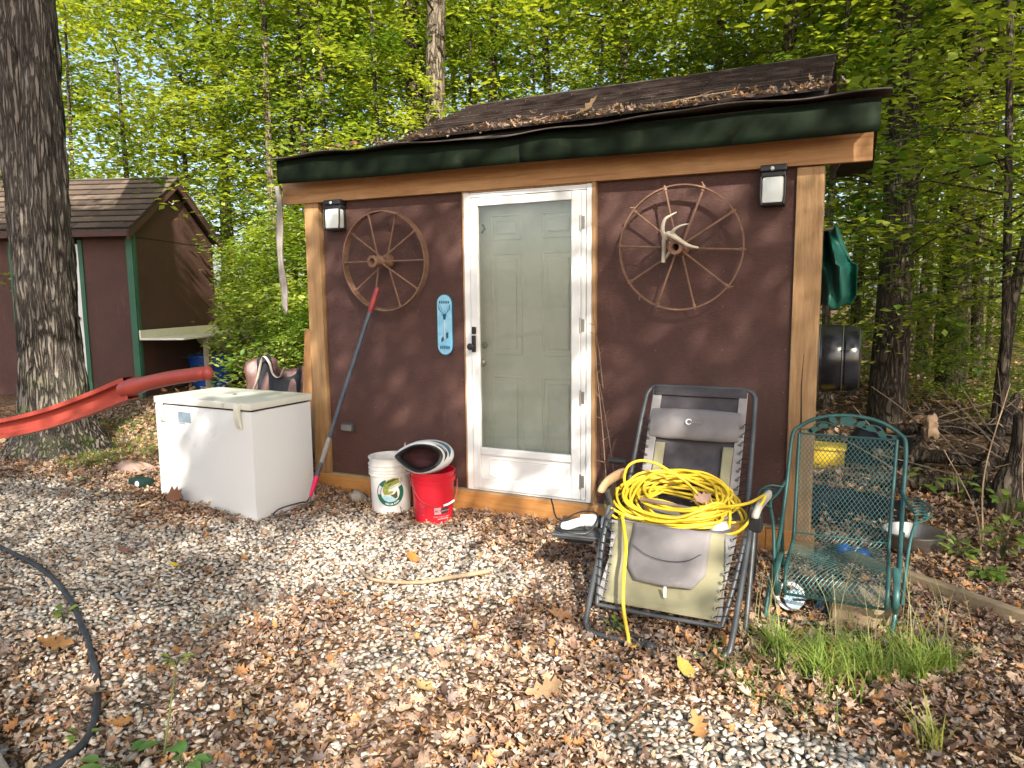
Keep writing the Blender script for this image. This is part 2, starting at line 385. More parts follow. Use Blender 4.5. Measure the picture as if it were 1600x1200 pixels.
xs = axis_coords(-90, 90, -6.5, 5, .06); ys = axis_coords(-60, 100, -4.2, 4.5, .06)
X, Y = np.meshgrid(xs, ys); Z = gh(X, Y)
near = (X > -6.5) & (X < 5) & (Y > -4.2) & (Y < 4.5)
Z = Z + np.where(near, rng.normal(0, .006, X.shape), 0)
V = np.stack([X, Y, Z], -1).reshape(-1, 3); nx, ny = len(xs), len(ys)
I = np.arange(nx*ny).reshape(ny, nx); Fq = np.stack([I[:-1, :-1], I[:-1, 1:], I[1:, 1:], I[1:, :-1]], -1).reshape(-1)
me = mesh_np('ground', V, Fq, 4, np.repeat(leafness(X, Y).reshape(-1, 1), 3, 1)); me.polygons.foreach_set('use_smooth', [True]*len(me.polygons))
def mk_ground():
    b = NB('ground_soil'); v = b.coord()
    a = b.n('ShaderNodeAttribute'); a.attribute_name = 'Col'
    vo = b.n('ShaderNodeTexVoronoi'); vo.inputs['Scale'].default_value = 38; b.l(v, vo.inputs['Vector'])
    st = b.ramp(vo.outputs['Color'], [(.2, (.22, .19, .15)), (.8, (.42, .38, .32))])
    ed = b.ramp(vo.outputs['Distance'], [(.25, G(1)), (.62, G(.25))])
    st = b.mix(1.0, st, ed, 'MULTIPLY')
    vl = b.n('ShaderNodeTexVoronoi'); vl.inputs['Scale'].default_value = 17; vm = b.coord((1, 1.6, 1), (0, 0, .6)); b.l(vm, vl.inputs['Vector'])
    lf = b.ramp(vl.outputs['Color'], [(.15, (.06, .035, .02)), (.45, (.14, .08, .045)), (.8, (.23, .14, .085))])
    lf = b.mix(b.ramp(b.noise(v, 60, 6, .7), [(.4, G(0)), (.65, G(.7))]), lf, (.05, .032, .02))
    col = b.mix(b.ramp(a.outputs['Fac'], [(.3, G(0)), (.6, G(1))]), st, lf)
    tc = b.n('ShaderNodeTexCoord'); 
    b.l(col, b.p.inputs['Base Color']); b.p.inputs['Roughness'].default_value = .95; b.p.inputs['Specular IOR Level'].default_value = .1
    b.l(b.bump(vl.outputs['Distance'], .7, .02, b.bump(vo.outputs['Distance'], .8, -.015)), b.p.inputs['Normal'])
    return b.m
ground = link_mesh('ground', me, mk_ground()); ground['kind'] = 'structure'

def in_view(x, y, m=60):
    """modelling only what could be seen from about here"""
    dx, dy = x-CAM[0], y-CAM[1]; dz = -CAM[2]
    d = dx*F_[0]+dy*F_[1]+dz*F_[2]
    px = (dx*R2[0]+dy*R2[1]+dz*R2[2])/np.maximum(d, .1)*1121; py = -(dx*U2[0]+dy*U2[1]+dz*U2[2])/np.maximum(d, .1)*1121
    return (d > .3) & (abs(px) < 800+m*3) & (py < 600+m*3)
def blocked(x, y):
    """inside sheds, tree, freezer"""
    s = (x > -1.45) & (x < 2.28) & (y > -.045) & (y < 2.0)
    f = (x > -2.18) & (x < -1.17) & (y > -.90) & (y < -.30)
    t = np.hypot(x+3.98, y+.42) < .42
    u, v_ = (x+5.816)*math.cos(.353)+(y-1.8)*math.sin(.353), -(x+5.816)*math.sin(.353)+(y-1.8)*math.cos(.353)
    l = (u < 0) & (u > -3.2) & (v_ > 0) & (v_ < 2.0)
    bk = (np.hypot(x+.57, y+.19) < .14) | (np.hypot(x+.17, y+.24) < .14)
    return s | f | t | l | bk

def scatter(name, P, size, rots, tmplV, tmplF, cols, mat, lift=0, squash=None, jitter=0):
    n = len(P); k = len(tmplV)
    V = np.broadcast_to(tmplV, (n, k, 3)).copy()
    if jitter: V *= (1+rng.normal(0, jitter, (n, k, 1)))
    if squash is not None: V *= squash[:, None, :]
    V *= size[:, None, None]
    V = np.einsum('nij,nkj->nki', rots, V)+P[:, None, :]
    F = (np.asarray(tmplF)[None]+(np.arange(n)*k)[:, None, None]).reshape(-1)
    me = mesh_np(name, V.reshape(-1, 3), F, 3, np.repeat(cols, k, 0))
    return me
def rot_mats(az, tilt, tdir, spin=None):
    """R = Rz(az) applied first, then tilt about a horizontal axis at angle tdir"""
    ca, sa = np.cos(az), np.sin(az); z = np.zeros_like(az); o = np.ones_like(az)
    A = np.stack([np.stack([ca, -sa, z], -1), np.stack([sa, ca, z], -1), np.stack([z, z, o], -1)], 1)
    ux, uy = np.cos(tdir), np.sin(tdir); c, s = np.cos(tilt), np.sin(tilt)
    B = np.stack([np.stack([c+ux*ux*(1-c), ux*uy*(1-c), uy*s], -1), np.stack([ux*uy*(1-c), c+uy*uy*(1-c), -ux*s], -1), np.stack([-uy*s, ux*s, c], -1)], 1)
    return np.einsum('nij,njk->nik', B, A)
def ico():
    t = (1+5**.5)/2
    v = np.array([(-1, t, 0), (1, t, 0), (-1, -t, 0), (1, -t, 0), (0, -1, t), (0, 1, t), (0, -1, -t), (0, 1, -t), (t, 0, -1), (t, 0, 1), (-t, 0, -1), (-t, 0, 1)], float); v /= np.linalg.norm(v[0])
    f = [(0, 11, 5), (0, 5, 1), (0, 1, 7), (0, 7, 10), (0, 10, 11), (1, 5, 9), (5, 11, 4), (11, 10, 2), (10, 7, 6), (7, 1, 8), (3, 9, 4), (3, 4, 2), (3, 2, 6), (3, 6, 8), (3, 8, 9), (4, 9, 5), (2, 4, 11), (6, 2, 10), (8, 6, 7), (9, 8, 1)]
    return v, f
# gravel stones
gx, gy = np.meshgrid(np.arange(-4.6, 3.6, .0265), np.arange(-3.7, -.03, .0265)); gx = (gx+rng.uniform(-.013, .013, gx.shape)).ravel(); gy = (gy+rng.uniform(-.013, .013, gy.shape)).ravel()
L = leafness(gx, gy); keep = in_view(gx, gy) & ~blocked(gx, gy) & (rng.random(len(gx)) < np.clip(1.25-L*1.12, .10, 1))
gx, gy, L = gx[keep], gy[keep], L[keep]; n = len(gx)
sz = rng.uniform(.008, .0178, n)*(1+.25*(rng.random(n) > .93)); sq = np.stack([rng.uniform(.85, 1.5, n), rng.uniform(.6, 1.0, n), rng.uniform(.35, .7, n)], -1)
pal = np.array([(.66, .59, .49), (.74, .68, .60), (.56, .50, .43), (.68, .57, .44), (.50, .47, .44), (.60, .47, .36), (.80, .76, .70)])
cols = pal[rng.choice(7, n, p=[.24, .22, .16, .13, .11, .09, .05])]*rng.uniform(.62, 1.08, (n, 1))
iv, iF = ico()
P = np.stack([gx, gy, gh(gx, gy)+sz*rng.uniform(.05, .45, n)+.002], -1)
me = scatter('gravel', P, sz, rot_mats(rng.uniform(0, 6.28, n), rng.normal(0, .35, n), rng.uniform(0, 6.28, n)), iv, iF, cols, M_stone, squash=sq, jitter=.24)
gravel = link_mesh('gravel', me, M_stone); gravel['kind'] = 'stuff'; gravel['label'] = 'pale crushed stone gravel spread in front of the shed'; gravel['category'] = 'gravel'

# leaf shapes (flat, stem along +x), with curl
def leaf_tmpl(kind, curl=.25, fold=.25):
    if kind == 'oak': half = [(-.5, .0), (-.42, .10), (-.30, .08), (-.20, .25), (-.08, .11), (.05, .30), (.16, .13), (.30, .26), (.36, .12), (.5, .0)]
    elif kind == 'maple': half = [(-.45, 0), (-.40, .16), (-.32, .40), (-.18, .22), (-.02, .46), (.06, .22), (.24, .34), (.26, .14), (.5, 0)]
    else: half = [(-.5, 0), (-.2, .20), (.15, .20), (.5, 0)]
    n = len(half); mid = [(x, 0) for x, _ in half[1:-1]]; V = [half[0]+(0,), half[-1]+(0,)]
    m0 = len(V); V += [(x, 0, 0) for x, _ in mid]; u0 = len(V); V += [(x, y, 0) for x, y in half[1:-1]]; l0 = len(V); V += [(x, -y*.93, 0) for x, y in half[1:-1]]
    k = n-2; F = [(0, m0, u0), (0, l0, m0), (1, u0+k-1, m0+k-1), (1, m0+k-1, l0+k-1)]
    for i in range(k-1):
        F += [(m0+i, m0+i+1, u0+i+1), (m0+i, u0+i+1, u0+i), (m0+i, l0+i+1, m0+i+1), (m0+i, l0+i, l0+i+1)]
    V = np.array(V, float)
    V[:, 2] = fold*np.abs(V[:, 1])+curl*(V[:, 0]**2)*1.2+.10*np.sin(V[:, 0]*9+V[:, 1]*7)*np.abs(V[:, 1])
    return V, F
LEAFPAL = np.array([(.29, .165, .105), (.38, .245, .16), (.19, .11, .075), (.46, .32, .22), (.42, .20, .075), (.30, .22, .18), (.115, .07, .05), (.48, .34, .20), (.24, .18, .15)])*np.array([1.22, 1.27, 1.36])
def litter(name, xr, yr, N, kinds, smin, smax, label, dens=lambda L: L, zlift=.012):
    x = rng.uniform(*xr, N); y = rng.uniform(*yr, N); L = leafness(x, y)
    k = in_view(x, y) & ~blocked(x, y) & (rng.random(N) < dens(L)); x, y, L = x[k], y[k], L[k]
    Vs, Fs, Cs = [], [], []; off = 0
    which = rng.integers(0, len(kinds), len(x))
    for i, (kd, cu, fo) in enumerate(kinds):
        s = which == i; n = s.sum(); tv, tf = leaf_tmpl(kd, cu, fo); tf = np.array(tf); kk = len(tv)
        size = rng.uniform(smin, smax, n)
        flip = np.where(rng.random(n) < .5, 1, -1.0)
        R = rot_mats(rng.uniform(0, 6.28, n), rng.normal(0, .55, n), rng.uniform(0, 6.28, n))
        V = np.broadcast_to(tv, (n, kk, 3)).copy(); V[:, :, 2] *= flip[:, None]*rng.uniform(.4, 1.9, n)[:, None]; V[:, :, 1] *= rng.uniform(.75, 1.2, n)[:, None]
        V *= size[:, None, None]; V = np.einsum('nij,nkj->nki', R, V)
        P = np.stack([x[s], y[s], gh(x[s], y[s])+zlift+rng.uniform(0, .022, n)*L[s]+.05*size], -1)
        V += P[:, None, :]
        near_wet = rng.choice(len(LEAFPAL), n, p=[.15, .17, .10, .16, .14, .09, .05, .09, .05])
        c = LEAFPAL[near_wet]*rng.uniform(.7, 1.15, (n, 1))
        Vs.append(V.reshape(-1, 3)); Fs.append((tf[None]+(np.arange(n)*kk)[:, None, None]+off).reshape(-1)); Cs.append(np.repeat(c, kk, 0)); off += n*kk
    me = mesh_np(name, np.vstack(Vs), np.concatenate(Fs), 3, np.vstack(Cs))
    o = link_mesh(name, me, M_litter); o['kind'] = 'stuff'; o['label'] = label; o['category'] = 'leaf litter'; return o
K3 = [('oak', .7, .5), ('maple', .6, .55), ('oval', .9, .8), ('oval', -1.0, .4), ('oak', 1.4, .9), ('maple', -.8, .6)]
litter('leaf_litter', (-5.5, 4.6), (-3.7, 3.0), 56000, K3, .028, .072, 'brown curled dead leaves scattered over the gravel and soil', lambda L: np.clip((L-.12)*.9, .03, .85))
litter('forest_leaf_litter', (-9, 10), (2.2, 14), 16000, [('oval', .5, .4), ('oak', .5, .4)], .07, .13, 'brown leaf litter covering the woodland floor behind the sheds', lambda L: .9+0*L)
litter('chipped_leaf_litter', (-4.5, 4.2), (-3.7, .2), 85000, [('oval', .6, .5), ('oval', -.7, .3)], .014, .034, 'small broken leaf fragments mixed into the gravel', lambda L: np.clip(L*1.3, .3, .95), .016)

# ------------------------------------------------------------------ main shed
shed = thing('shed', 'dark brown wooden shed with cedar posts, green fascia and white storm door', 'shed', (0.4, 0, 0))
def wall_panel():
    m = MB()
    m.b2((-1.262, 0, .165), (-.03, .05, 2.30)); m.b2((.925, 0, .165), (2.115, .05, 2.30)); return m
# front sheet in two panels either side of the door
build('wall_panel', MB().b2((-1.262, 0, .165), (-.03, .05, 2.30)), M_wall, shed)
build('wall_panel', MB().b2((.925, 0, .165), (2.115, .05, 2.30)), M_wall, shed)
build('side_wall', MB().b2((2.066, .052, .1), (2.112, 1.9, 2.5)), M_wall, shed)
build('side_wall', MB().b2((-1.30, .052, .1), (-1.25, 1.9, 2.5)), M_wall, shed)
build('rear_wall', MB().b2((-1.30, 1.902, .1), (2.112, 1.95, 2.6)), M_wall, shed)
build('corner_post', MB().prism([(-1.425, .02), (-1.27, .02), (-1.288, 2.262), (-1.42, 2.262)], -.022, .12), M_post, shed)
p2 = MB().b2((2.104, -.024, -.03), (2.246, .12, 2.236), .006); build('corner_post', p2, M_post, shed, label='corner post with a long drying crack down its face')
build('post_crack', MB().tube([(2.165, -.0245, .05), (2.172, -.0245, .3), (2.163, -.0245, .55), (2.176, -.0245, .8), (2.170, -.0245, 1.02), (2.176, -.0245, 1.2)], [.003, .005, .004, .005, .003, .001], 5), M_soffit, shed)
build('header_beam', MB().prism([(-1.615, 2.262), (2.10, 2.243), (2.478, 2.240), (2.478, 2.403), (2.2, 2.43), (-1.60, 2.444)], -.045, .0-.002), M_beam, shed)
build('sill_board', MB().b2((-1.40, -.035, -.10), (2.0, -.002, .158), .004), M_sill, shed)
build('sill_board', MB().b2((2.003, -.032, -.10), (2.27, .09, .150), .004), M_sill, shed)
build('sill_cap', MB().b2((-1.27, -.030, .158), (2.104, .0, .172)), M_plank, shed)
# fascia, soffit, roof
def fasc(u, v):
    x = -1.49+u*3.995; wob = .002*math.sin(x*2.3)
    return (x, -.21+wob-.006*math.sin(v*PI), 2.385-.035*u+v*.165+.004*math.sin(x*3))
build('fascia', MB().grid(lambda u, v: fasc(u*.496, v), 30, 5), M_green, shed, 40, solid=.02); build('fascia', MB().grid(lambda u, v: fasc(.4972+u*.5028, v), 30, 5), M_green, shed, 40, solid=.023)
build('soffit', MB().b2((-1.50, -.196, 2.445), (2.49, -.046, 2.46)), M_soffit, shed)
build('roof_deck', MB().faces([(-1.50, -.195, 2.552), (2.50, -.195, 2.53), (2.50, 2.1, 2.60), (-1.50, 2.1, 2.62), (-1.50, -.195, 2.53), (2.50, -.195, 2.508), (2.50, 2.1, 2.575), (-1.50, 2.1, 2.595)], [(0, 1, 2, 3), (4, 7, 6, 5), (0, 4, 5, 1), (1, 5, 6, 2), (2, 6, 7, 3), (3, 7, 4, 0)]), M_soffit, shed)
roof = None
def felt(u, v):
    x = -1.56+u*4.11; e = -.290+.009*math.sin(x*3.3)+.004*math.sin(x*9.7+1)
    y = e*(1-v)+(.05)*v
    droop = -.020*(1-v)**3*(1+.7*math.sin(x*2.3+.5)+.3*math.sin(x*6.7))
    return (x, y, 2.572-.016*u+droop+.02*v+.005*math.sin(x*11))
roof = build('roof', MB().grid(felt, 110, 7), M_felt, shed, 50, solid=.007)
build('gable_end', MB().prism([(0, 0), (0, 0)] and [(-.05, 2.53), (.86, 2.53), (.86, 3.0)], -.37, -.33, lambda q: (q[1], q[0], q[2])), M_wall, shed)
build('gable_end', MB().prism([(-.05, 2.53), (.86, 2.53), (.86, 3.0)], 2.15, 2.19, lambda q: (q[1], q[0], q[2])), M_wall, shed)
e0, e1 = (-.20, 2.575), (.84, 3.045); sl_ = math.hypot(e1[0]-e0[0], e1[1]-e0[1]); sa = math.atan2(e1[1]-e0[1], e1[0]-e0[0])
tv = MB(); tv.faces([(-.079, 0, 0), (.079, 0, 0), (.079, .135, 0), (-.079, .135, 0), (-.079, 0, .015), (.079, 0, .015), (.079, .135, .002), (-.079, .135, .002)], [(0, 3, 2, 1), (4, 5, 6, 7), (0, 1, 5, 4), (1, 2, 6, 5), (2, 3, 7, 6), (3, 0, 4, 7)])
shm = bpy.data.meshes.new('shingle'); shm.from_pydata(tv.v, [], tv.f); shm.materials.append(M_shingle); shm.materials.append(M_soffit); shm.polygons[2].material_index = 1; shm.polygons[0].material_index = 1  # dark cut butt and underside, also painting in each row's shadow line
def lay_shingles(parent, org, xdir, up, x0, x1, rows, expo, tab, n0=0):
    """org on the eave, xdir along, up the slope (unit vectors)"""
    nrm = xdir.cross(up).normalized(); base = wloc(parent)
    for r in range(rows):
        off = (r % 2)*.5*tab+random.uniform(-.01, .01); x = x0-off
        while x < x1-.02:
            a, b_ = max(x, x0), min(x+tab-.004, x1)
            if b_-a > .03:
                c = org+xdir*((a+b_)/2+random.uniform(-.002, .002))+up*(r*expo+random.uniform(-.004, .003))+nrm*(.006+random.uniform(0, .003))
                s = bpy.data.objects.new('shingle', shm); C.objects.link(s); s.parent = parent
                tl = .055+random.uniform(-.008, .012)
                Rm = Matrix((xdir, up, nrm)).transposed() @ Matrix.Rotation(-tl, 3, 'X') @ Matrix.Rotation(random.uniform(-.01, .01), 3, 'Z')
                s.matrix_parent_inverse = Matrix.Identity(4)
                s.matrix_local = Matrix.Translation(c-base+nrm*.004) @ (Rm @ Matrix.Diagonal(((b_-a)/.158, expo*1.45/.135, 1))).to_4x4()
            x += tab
upv = Vector((0, math.cos(sa), math.sin(sa)))
build('roof_slope', MB().faces([(-.42, e0[0]+.03, e0[1]-.004), (2.25, e0[0]+.03, e0[1]-.014), (2.25, e1[0], e1[1]), (-.42, e1[0], e1[1]), (2.25, 1.95, 2.6), (-.42, 1.95, 2.6)], [(0, 1, 2, 3), (3, 2, 4, 5)]), M_felt, shed)
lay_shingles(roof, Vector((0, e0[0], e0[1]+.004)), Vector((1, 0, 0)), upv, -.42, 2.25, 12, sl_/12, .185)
build('ridge_cap', MB().tube([(-.43, e1[0], e1[1]+.002), (.5, e1[0], e1[1]+.008), (1.4, e1[0], e1[1]), (2.26, e1[0], e1[1]+.006)], .035, 6, flat=.4), M_felt, roof)
build('eave_bracket', MB().prism([(2.26, 2.20), (2.40, 2.44), (2.26, 2.44)], .3, .34), M_soffit, shed)
build('side_soffit', MB().b2((2.25, -.04, 2.44), (2.50, 1.9, 2.50)), M_soffit, shed)
# litter on the roof
x = np.concatenate([rng.uniform(-1.3, 2.35, 260), rng.uniform(.2, 2.3, 240)]); y = -.22+np.abs(rng.normal(0, .10, 500))*(.35+.65*(np.sin(x*6)*np.sin(x*2.3+1) > -.2)); n = len(x)
tv_, tf_ = leaf_tmpl('oak', .8, .5)
zz = np.where(x > -.42, 2.585+(y+.2)*math.tan(sa), 2.59)+.012+rng.uniform(0, .02, n)
me = scatter('roof_leaf_litter', np.stack([x, y, zz], -1), rng.uniform(.02, .062, n), rot_mats(rng.uniform(0, 6.28, n), rng.normal(0, .7, n), rng.uniform(0, 6.28, n)), tv_, tf_, LEAFPAL[rng.integers(0, 9, n)]*rng.uniform(.7, 1.2, (n, 1)), M_litter)
tag(link_mesh('roof_leaf_litter', me, M_litter), 'dry brown leaves caught along the front eave of the shed roof', 'leaf litter', kind='stuff')
def roof_z(x, y): return (2.585+(y+.2)*math.tan(sa)) if x > -.42 else 2.595
def twig_mb(p, length, ang, r=.004, wig=.03, nseg=7, up=.02):
    pts = []; a = ang; q = Vector(p)
    for i in range(nseg): pts.append(q.copy()); a += random.uniform(-.35, .35); q = q+Vector((math.cos(a), math.sin(a), random.uniform(-.3, .4)*up/.02*.15))*(length/nseg)
    m = MB(); m.tube(bez(pts, 3), [r*(1-.6*i/(3*(nseg-1))) for i in range(3*(nseg-1)+1)], 5)
    k = len(pts)//2; b = pts[k]; m.tube([b, b+Vector((math.cos(ang+.8), math.sin(ang+.8), .3))*length*.18, b+Vector((math.cos(ang+.6), math.sin(ang+.6), .35))*length*.3], [r*.7, r*.5, r*.3], 5)
    return m
for i, (tx, ty, ln, an, lb) in enumerate([(.35, -.17, .42, .15, 'thin curved twig lying on the eave above the storm door'), (1.25, -.1, .6, .25, 'long forked twig lying on shingles above the right wheel'), (1.75, -.12, .5, -.1, 'dry forked twig near the right end of the roof eave'), (-.6, -.15, .45, .3, 'thin twig on the eave above the left wheel')]):
    tag(build('twig', twig_mb((tx, ty, roof_z(tx, ty)+.02), ln, an, .0055), M_drytwig if i != 3 else M_twig, at=(tx, ty, roof_z(tx, ty))), lb, 'twig', 'twigs on the shed roof')
def one_leaf(name, kind, loc, size, rot, col, label, cat='leaf', group=None, curl=.5, fold=.3, mat=None):
    tv, tf = leaf_tmpl(kind, curl, fold); R = Matrix.Rotation(rot[2], 3, 'Z') @ Matrix.Rotation(rot[1], 3, 'Y') @ Matrix.Rotation(rot[0], 3, 'X')
    V = np.array([tuple(R @ (Vector(v)*size)) for v in tv]); n0 = len(V)
    # stem
    st = MB(); a = R @ (Vector((-.5, 0, curl*.3))*size); b = R @ (Vector((-.8, .03, curl*.3+.1))*size); st.tube([a, (a+b)/2+Vector((0, 0, size*.03)), b], size*.012, 3, cap=False)
    V = np.vstack([V, np.array(st.v)]); fl = [tuple(f) for f in tf]
    for f in st.f: f = [i+n0 for i in f]; fl += [(f[0], f[1], f[2]), (f[0], f[2], f[3])]
    me = mesh_np(name, V, np.array(fl).reshape(-1), 3, np.repeat(np.array([col]), len(V), 0)); me.polygons.foreach_set('use_smooth', [True]*len(me.polygons))
    return tag(link_mesh(name, me, mat or M_litter, None, loc), label, cat, group)
one_leaf('dead_leaf', 'oak', (.93, -.17, 2.66), .17, (.5, -.7, .4), (.42, .27, .13), 'large tan curled leaf standing on the eave above the storm door', group='dead leaves')

nl = MB()
for nx_ in (-1.22, -.83, -.42, -.06, .96, 1.32, 1.72, 2.07):
    for k in range(9): nl.ball((nx_+random.uniform(-.006, .006), -.001, .25+.24*k+random.uniform(-.02, .02)), (.0045, .0025, .0045), 6, 4)
build('nail_heads', nl, M_rust, shed)['kind'] = 'stuff'
# ---- storm door
door = build('storm_door', MB().b2((-.018, -.036, .178), (.03, .03, 2.24), .004).b2((.872, -.036, .178), (.905, .03, 2.24), .004).b2((.031, -.034, 2.208), (.871, .03, 2.238), .003).b2((.031, -.03, .178), (.871, .03, .192)), M_white, shed)
fr = MB()
fr.b2((.035, -.047, .196), (.092, -.012, 2.202), .005).b2((.772, -.047, .196), (.835, -.012, 2.202), .005)
fr.b2((.093, -.0465, 2.148), (.771, -.012, 2.202), .005).b2((.093, -.0465, .440), (.771, -.012, .488), .005).b2((.093, -.0465, .196), (.771, -.012, .262), .005)
build('door_frame', fr, M_white, door)
build('hinge_rail', MB().b2((.838, -.043, .196), (.868, -.01, 2.202), .004), M_white, door)
for hz in (2.0, 1.35, .88, .32): build('hinge', MB().tube([(.8365, -.049, hz-.05), (.8365, -.049, hz+.05)], .0065, 8).b2((.838, -.0455, hz-.04), (.862, -.0435, hz+.04)), M_steel, door)
build('kick_panel', MB().b2((.093, -.030, .2625), (.771, -.016, .4395)), M_white, door)
oc = [(.16, .30), (.185, .285), (.68, .285), (.705, .30), (.705, .395), (.68, .412), (.185, .412), (.16, .395)]
mm_ = MB()
for i in range(8):
    a, b_ = oc[i], oc[(i+1) % 8]; mm_.tube([(a[0], -.031, a[1]), (b_[0], -.031, b_[1])], .0055, 6)
mm_.prism([(x*.93+.43*.07, z*.86+.348*.14) for x, z in oc], -.034, -.029); build('panel_moulding', mm_, M_white, door)
build('glass', MB().b2((.0925, -.024, .4885), (.7715, -.020, 2.1475)), M_glass, door)
build('handle', MB().b2((.044, -.066, 1.16), (.072, -.0475, 1.275), .005).b2((.044, -.062, 1.285), (.074, -.0475, 1.335), .005), M_black, door)
build('door_knob', MB().lathe([(.0001, 0), (.010, 0), (.010, .02), (.022, .026), (.024, .038), (.017, .047), (.0001, .049)], 16, (.052, -.066, 1.20), RX(PI/2)), M_black, door, 40)
build('door_screw', MB().ball((.053, -.0475, 1.9), .004, 6, 4), M_steel, door)
# closer bracket
build('closer', MB().tube([(.11, -.005, 2.03), (.13, -.002, 2.0), (.10, 0, 1.97)], .008, 6), M_black, door)
# wood trim round the door
build('door_trim', MB().b2((-.032, -.03, .172), (-.020, 0, 2.262)).b2((-.019, -.028, 2.242), (.906, 0, 2.262)).b2((.907, -.038, .172), (.932, .01, 2.262)), M_post, shed)
# inner door
idr = build('entry_door', MB().b2((.02, .085, .178), (.885, .12, 2.2)), M_inner, shed)
for (xa, xb, za, zb) in [(.135, .36, 1.93, 2.09), (.52, .745, 1.93, 2.09), (.135, .36, 1.14, 1.83), (.52, .745, 1.14, 1.83), (.135, .36, .38, .98), (.52, .745, .38, .98)]:
    b = MB()
    for (p, q) in [((xa, za), (xb, za)), ((xb, za), (xb, zb)), ((xb, zb), (xa, zb)), ((xa, zb), (xa, za))]: b.tube([(p[0], .084, p[1]), (q[0], .084, q[1])], .009, 6)
    b.b2((xa+.035, .074, za+.035), (xb-.035, .086, zb-.035), .009)
    build('door_panel', b, M_inner, idr)
build('inner_knob', MB().lathe([(.0001, 0), (.012, 0), (.012, .03), (.028, .036), (.03, .052), (.02, .062), (.0001, .064)], 16, (.075, .084, 1.08), RX(PI/2)).ball((.075, .07, 1.2), (.025, .012, .025)), M_steel, idr, 40)
build('door_jamb', MB().b2((-.03, .032, .172), (.019, .16, 2.262)).b2((.886, .032, .172), (.925, .16, 2.262)).b2((-.03, .034, 2.201), (.925, .16, 2.262)).b2((.0, .0, .160), (.9, .16, .177)), M_white, shed)

# outlet
ob_ = thing('outdoor_outlet', 'small grey weatherproof outlet cover low on the brown wall, left of the buckets', 'outlet', (-1.08, 0, .55))
build('cover', MB().b2((-1.135, -.04, .515), (-1.025, -.001, .585), .01), M_tube, ob_); build('lid', MB().b2((-1.128, -.052, .522), (-1.032, -.041, .572), .005), M_fab_grey, ob_)

# ---- wall lamps
def lamp(x, z, lb, wd=.155):
    t = thing('wall_lamp', lb, 'lamp', (x, 0, z), 'twin wall lamps on the shed front')
    h = .215
    build('lamp_base', MB().b2((x-wd/2, -.085, z+.075), (x+wd/2, -.001, z+.11), .006).b2((x-wd/2+.005, -.07, z+.045), (x+wd/2-.005, -.001, z+.075), .006).b2((x-wd/2+.01, -.02, z-.105), (x+wd/2-.01, -.001, z+.05), .005), M_black, t)
    build('lamp_shade', MB().b2((x-wd/2+.012, -.088, z-.10), (x+wd/2-.012, -.0215, z+.044), .016), M_lampw, t, 40)
    fr = MB(); W = wd/2-.006
    for sx in (-1, 1): fr.tube([(x+sx*W, -.086, z+.045), (x+sx*W, -.09, z-.06), (x+sx*(W-.006), -.092, z-.105)], .006, 6)
    fr.tube([(x-W, -.09, z-.107), (x+W, -.09, z-.107)], .006, 6).b2((x-W, -.09, z-.112), (x+W, -.001, z-.1055), .002)
    build('lamp_frame', fr, M_black, t)
    build('sensor', MB().ball((x-.005, -.086, z+.088), .012, 10, 6), M_lampw, t, 40)
    return t
lamp(-1.108, 2.155, 'black wall lamp with frosted shade at the left, above the wheel beside the left post')
lamp(1.985, 2.145, 'black wall lamp with frosted shade at the upper right beside the right post', .14)

# ---- wagon wheels
def wheel(cx, cz, Rr, lb, band, tilt, ph, hub_l, nubs=False, n=10):
    t = thing('wagon_wheel', lb, 'wheel', (cx, -.09, cz), 'old iron wheels on the shed wall')
    Rm = RX(PI/2+tilt); c = Vector((cx, -.10, cz))
    rim = MB().lathe([(Rr, -band/2), (Rr, band/2), (Rr-.008, band/2), (Rr-.010, -band/2)], 72, c, Rm, closed=True)
    build('rim', rim, M_rust, t, 30)
    build('hub', MB().lathe([(.018, -hub_l*.3), (.045, -hub_l*.3), (.050, -hub_l*.1), (.040, 0), (.036, hub_l*.5), (.042, hub_l*.62), (.042, hub_l*.72), (.022, hub_l*.72), (.018, hub_l*.5)], 24, c, Rm, closed=True), M_rust, t, 35)
    for i in range(n):
        a = ph+2*PI*i/n; side = hub_l*(.30 if i % 2 else -.12); d = Vector((math.cos(a), math.sin(a), 0))
        p0 = c+Rm @ Vector((d.x*.036, d.y*.036, side)); p1 = c+Rm @ Vector((d.x*(Rr-.004), d.y*(Rr-.004), (band*.22 if i % 2 else -band*.22)))
        m = MB().tube([p0, (p0+p1)/2, p1], [.007, .006, .007], 7); m.tube([p1+(p0-p1).normalized()*.02, p1], .012, 6)
        if nubs: m.tube([p1, p1+(p1-p0).normalized()*.014], .006, 5)
        build('spoke', m, M_rust, t, 40)
    if nubs:
        for a in (1.2, .35, 2.4, 5.6, 4.0):
            q = c+Rm @ Vector((math.cos(a)*Rr, math.sin(a)*Rr, 0)); q2 = c+Rm @ Vector((math.cos(a+.05)*(Rr+.022), math.sin(a+.05)*(Rr+.022), .01)); build('rim_stub', MB().tube([q, q2], [.007, .004], 5), M_rust, t)
    return t
wheel(-.635, 1.80, .355, 'rusty iron wagon wheel with wide rim hung left of the door', .058, .05, .0, .21)
wheel(1.477, 1.815, .368, 'thin rusty spoked wheel right of the door, holding the antlers', .022, .02, -.06, .17, nubs=True)
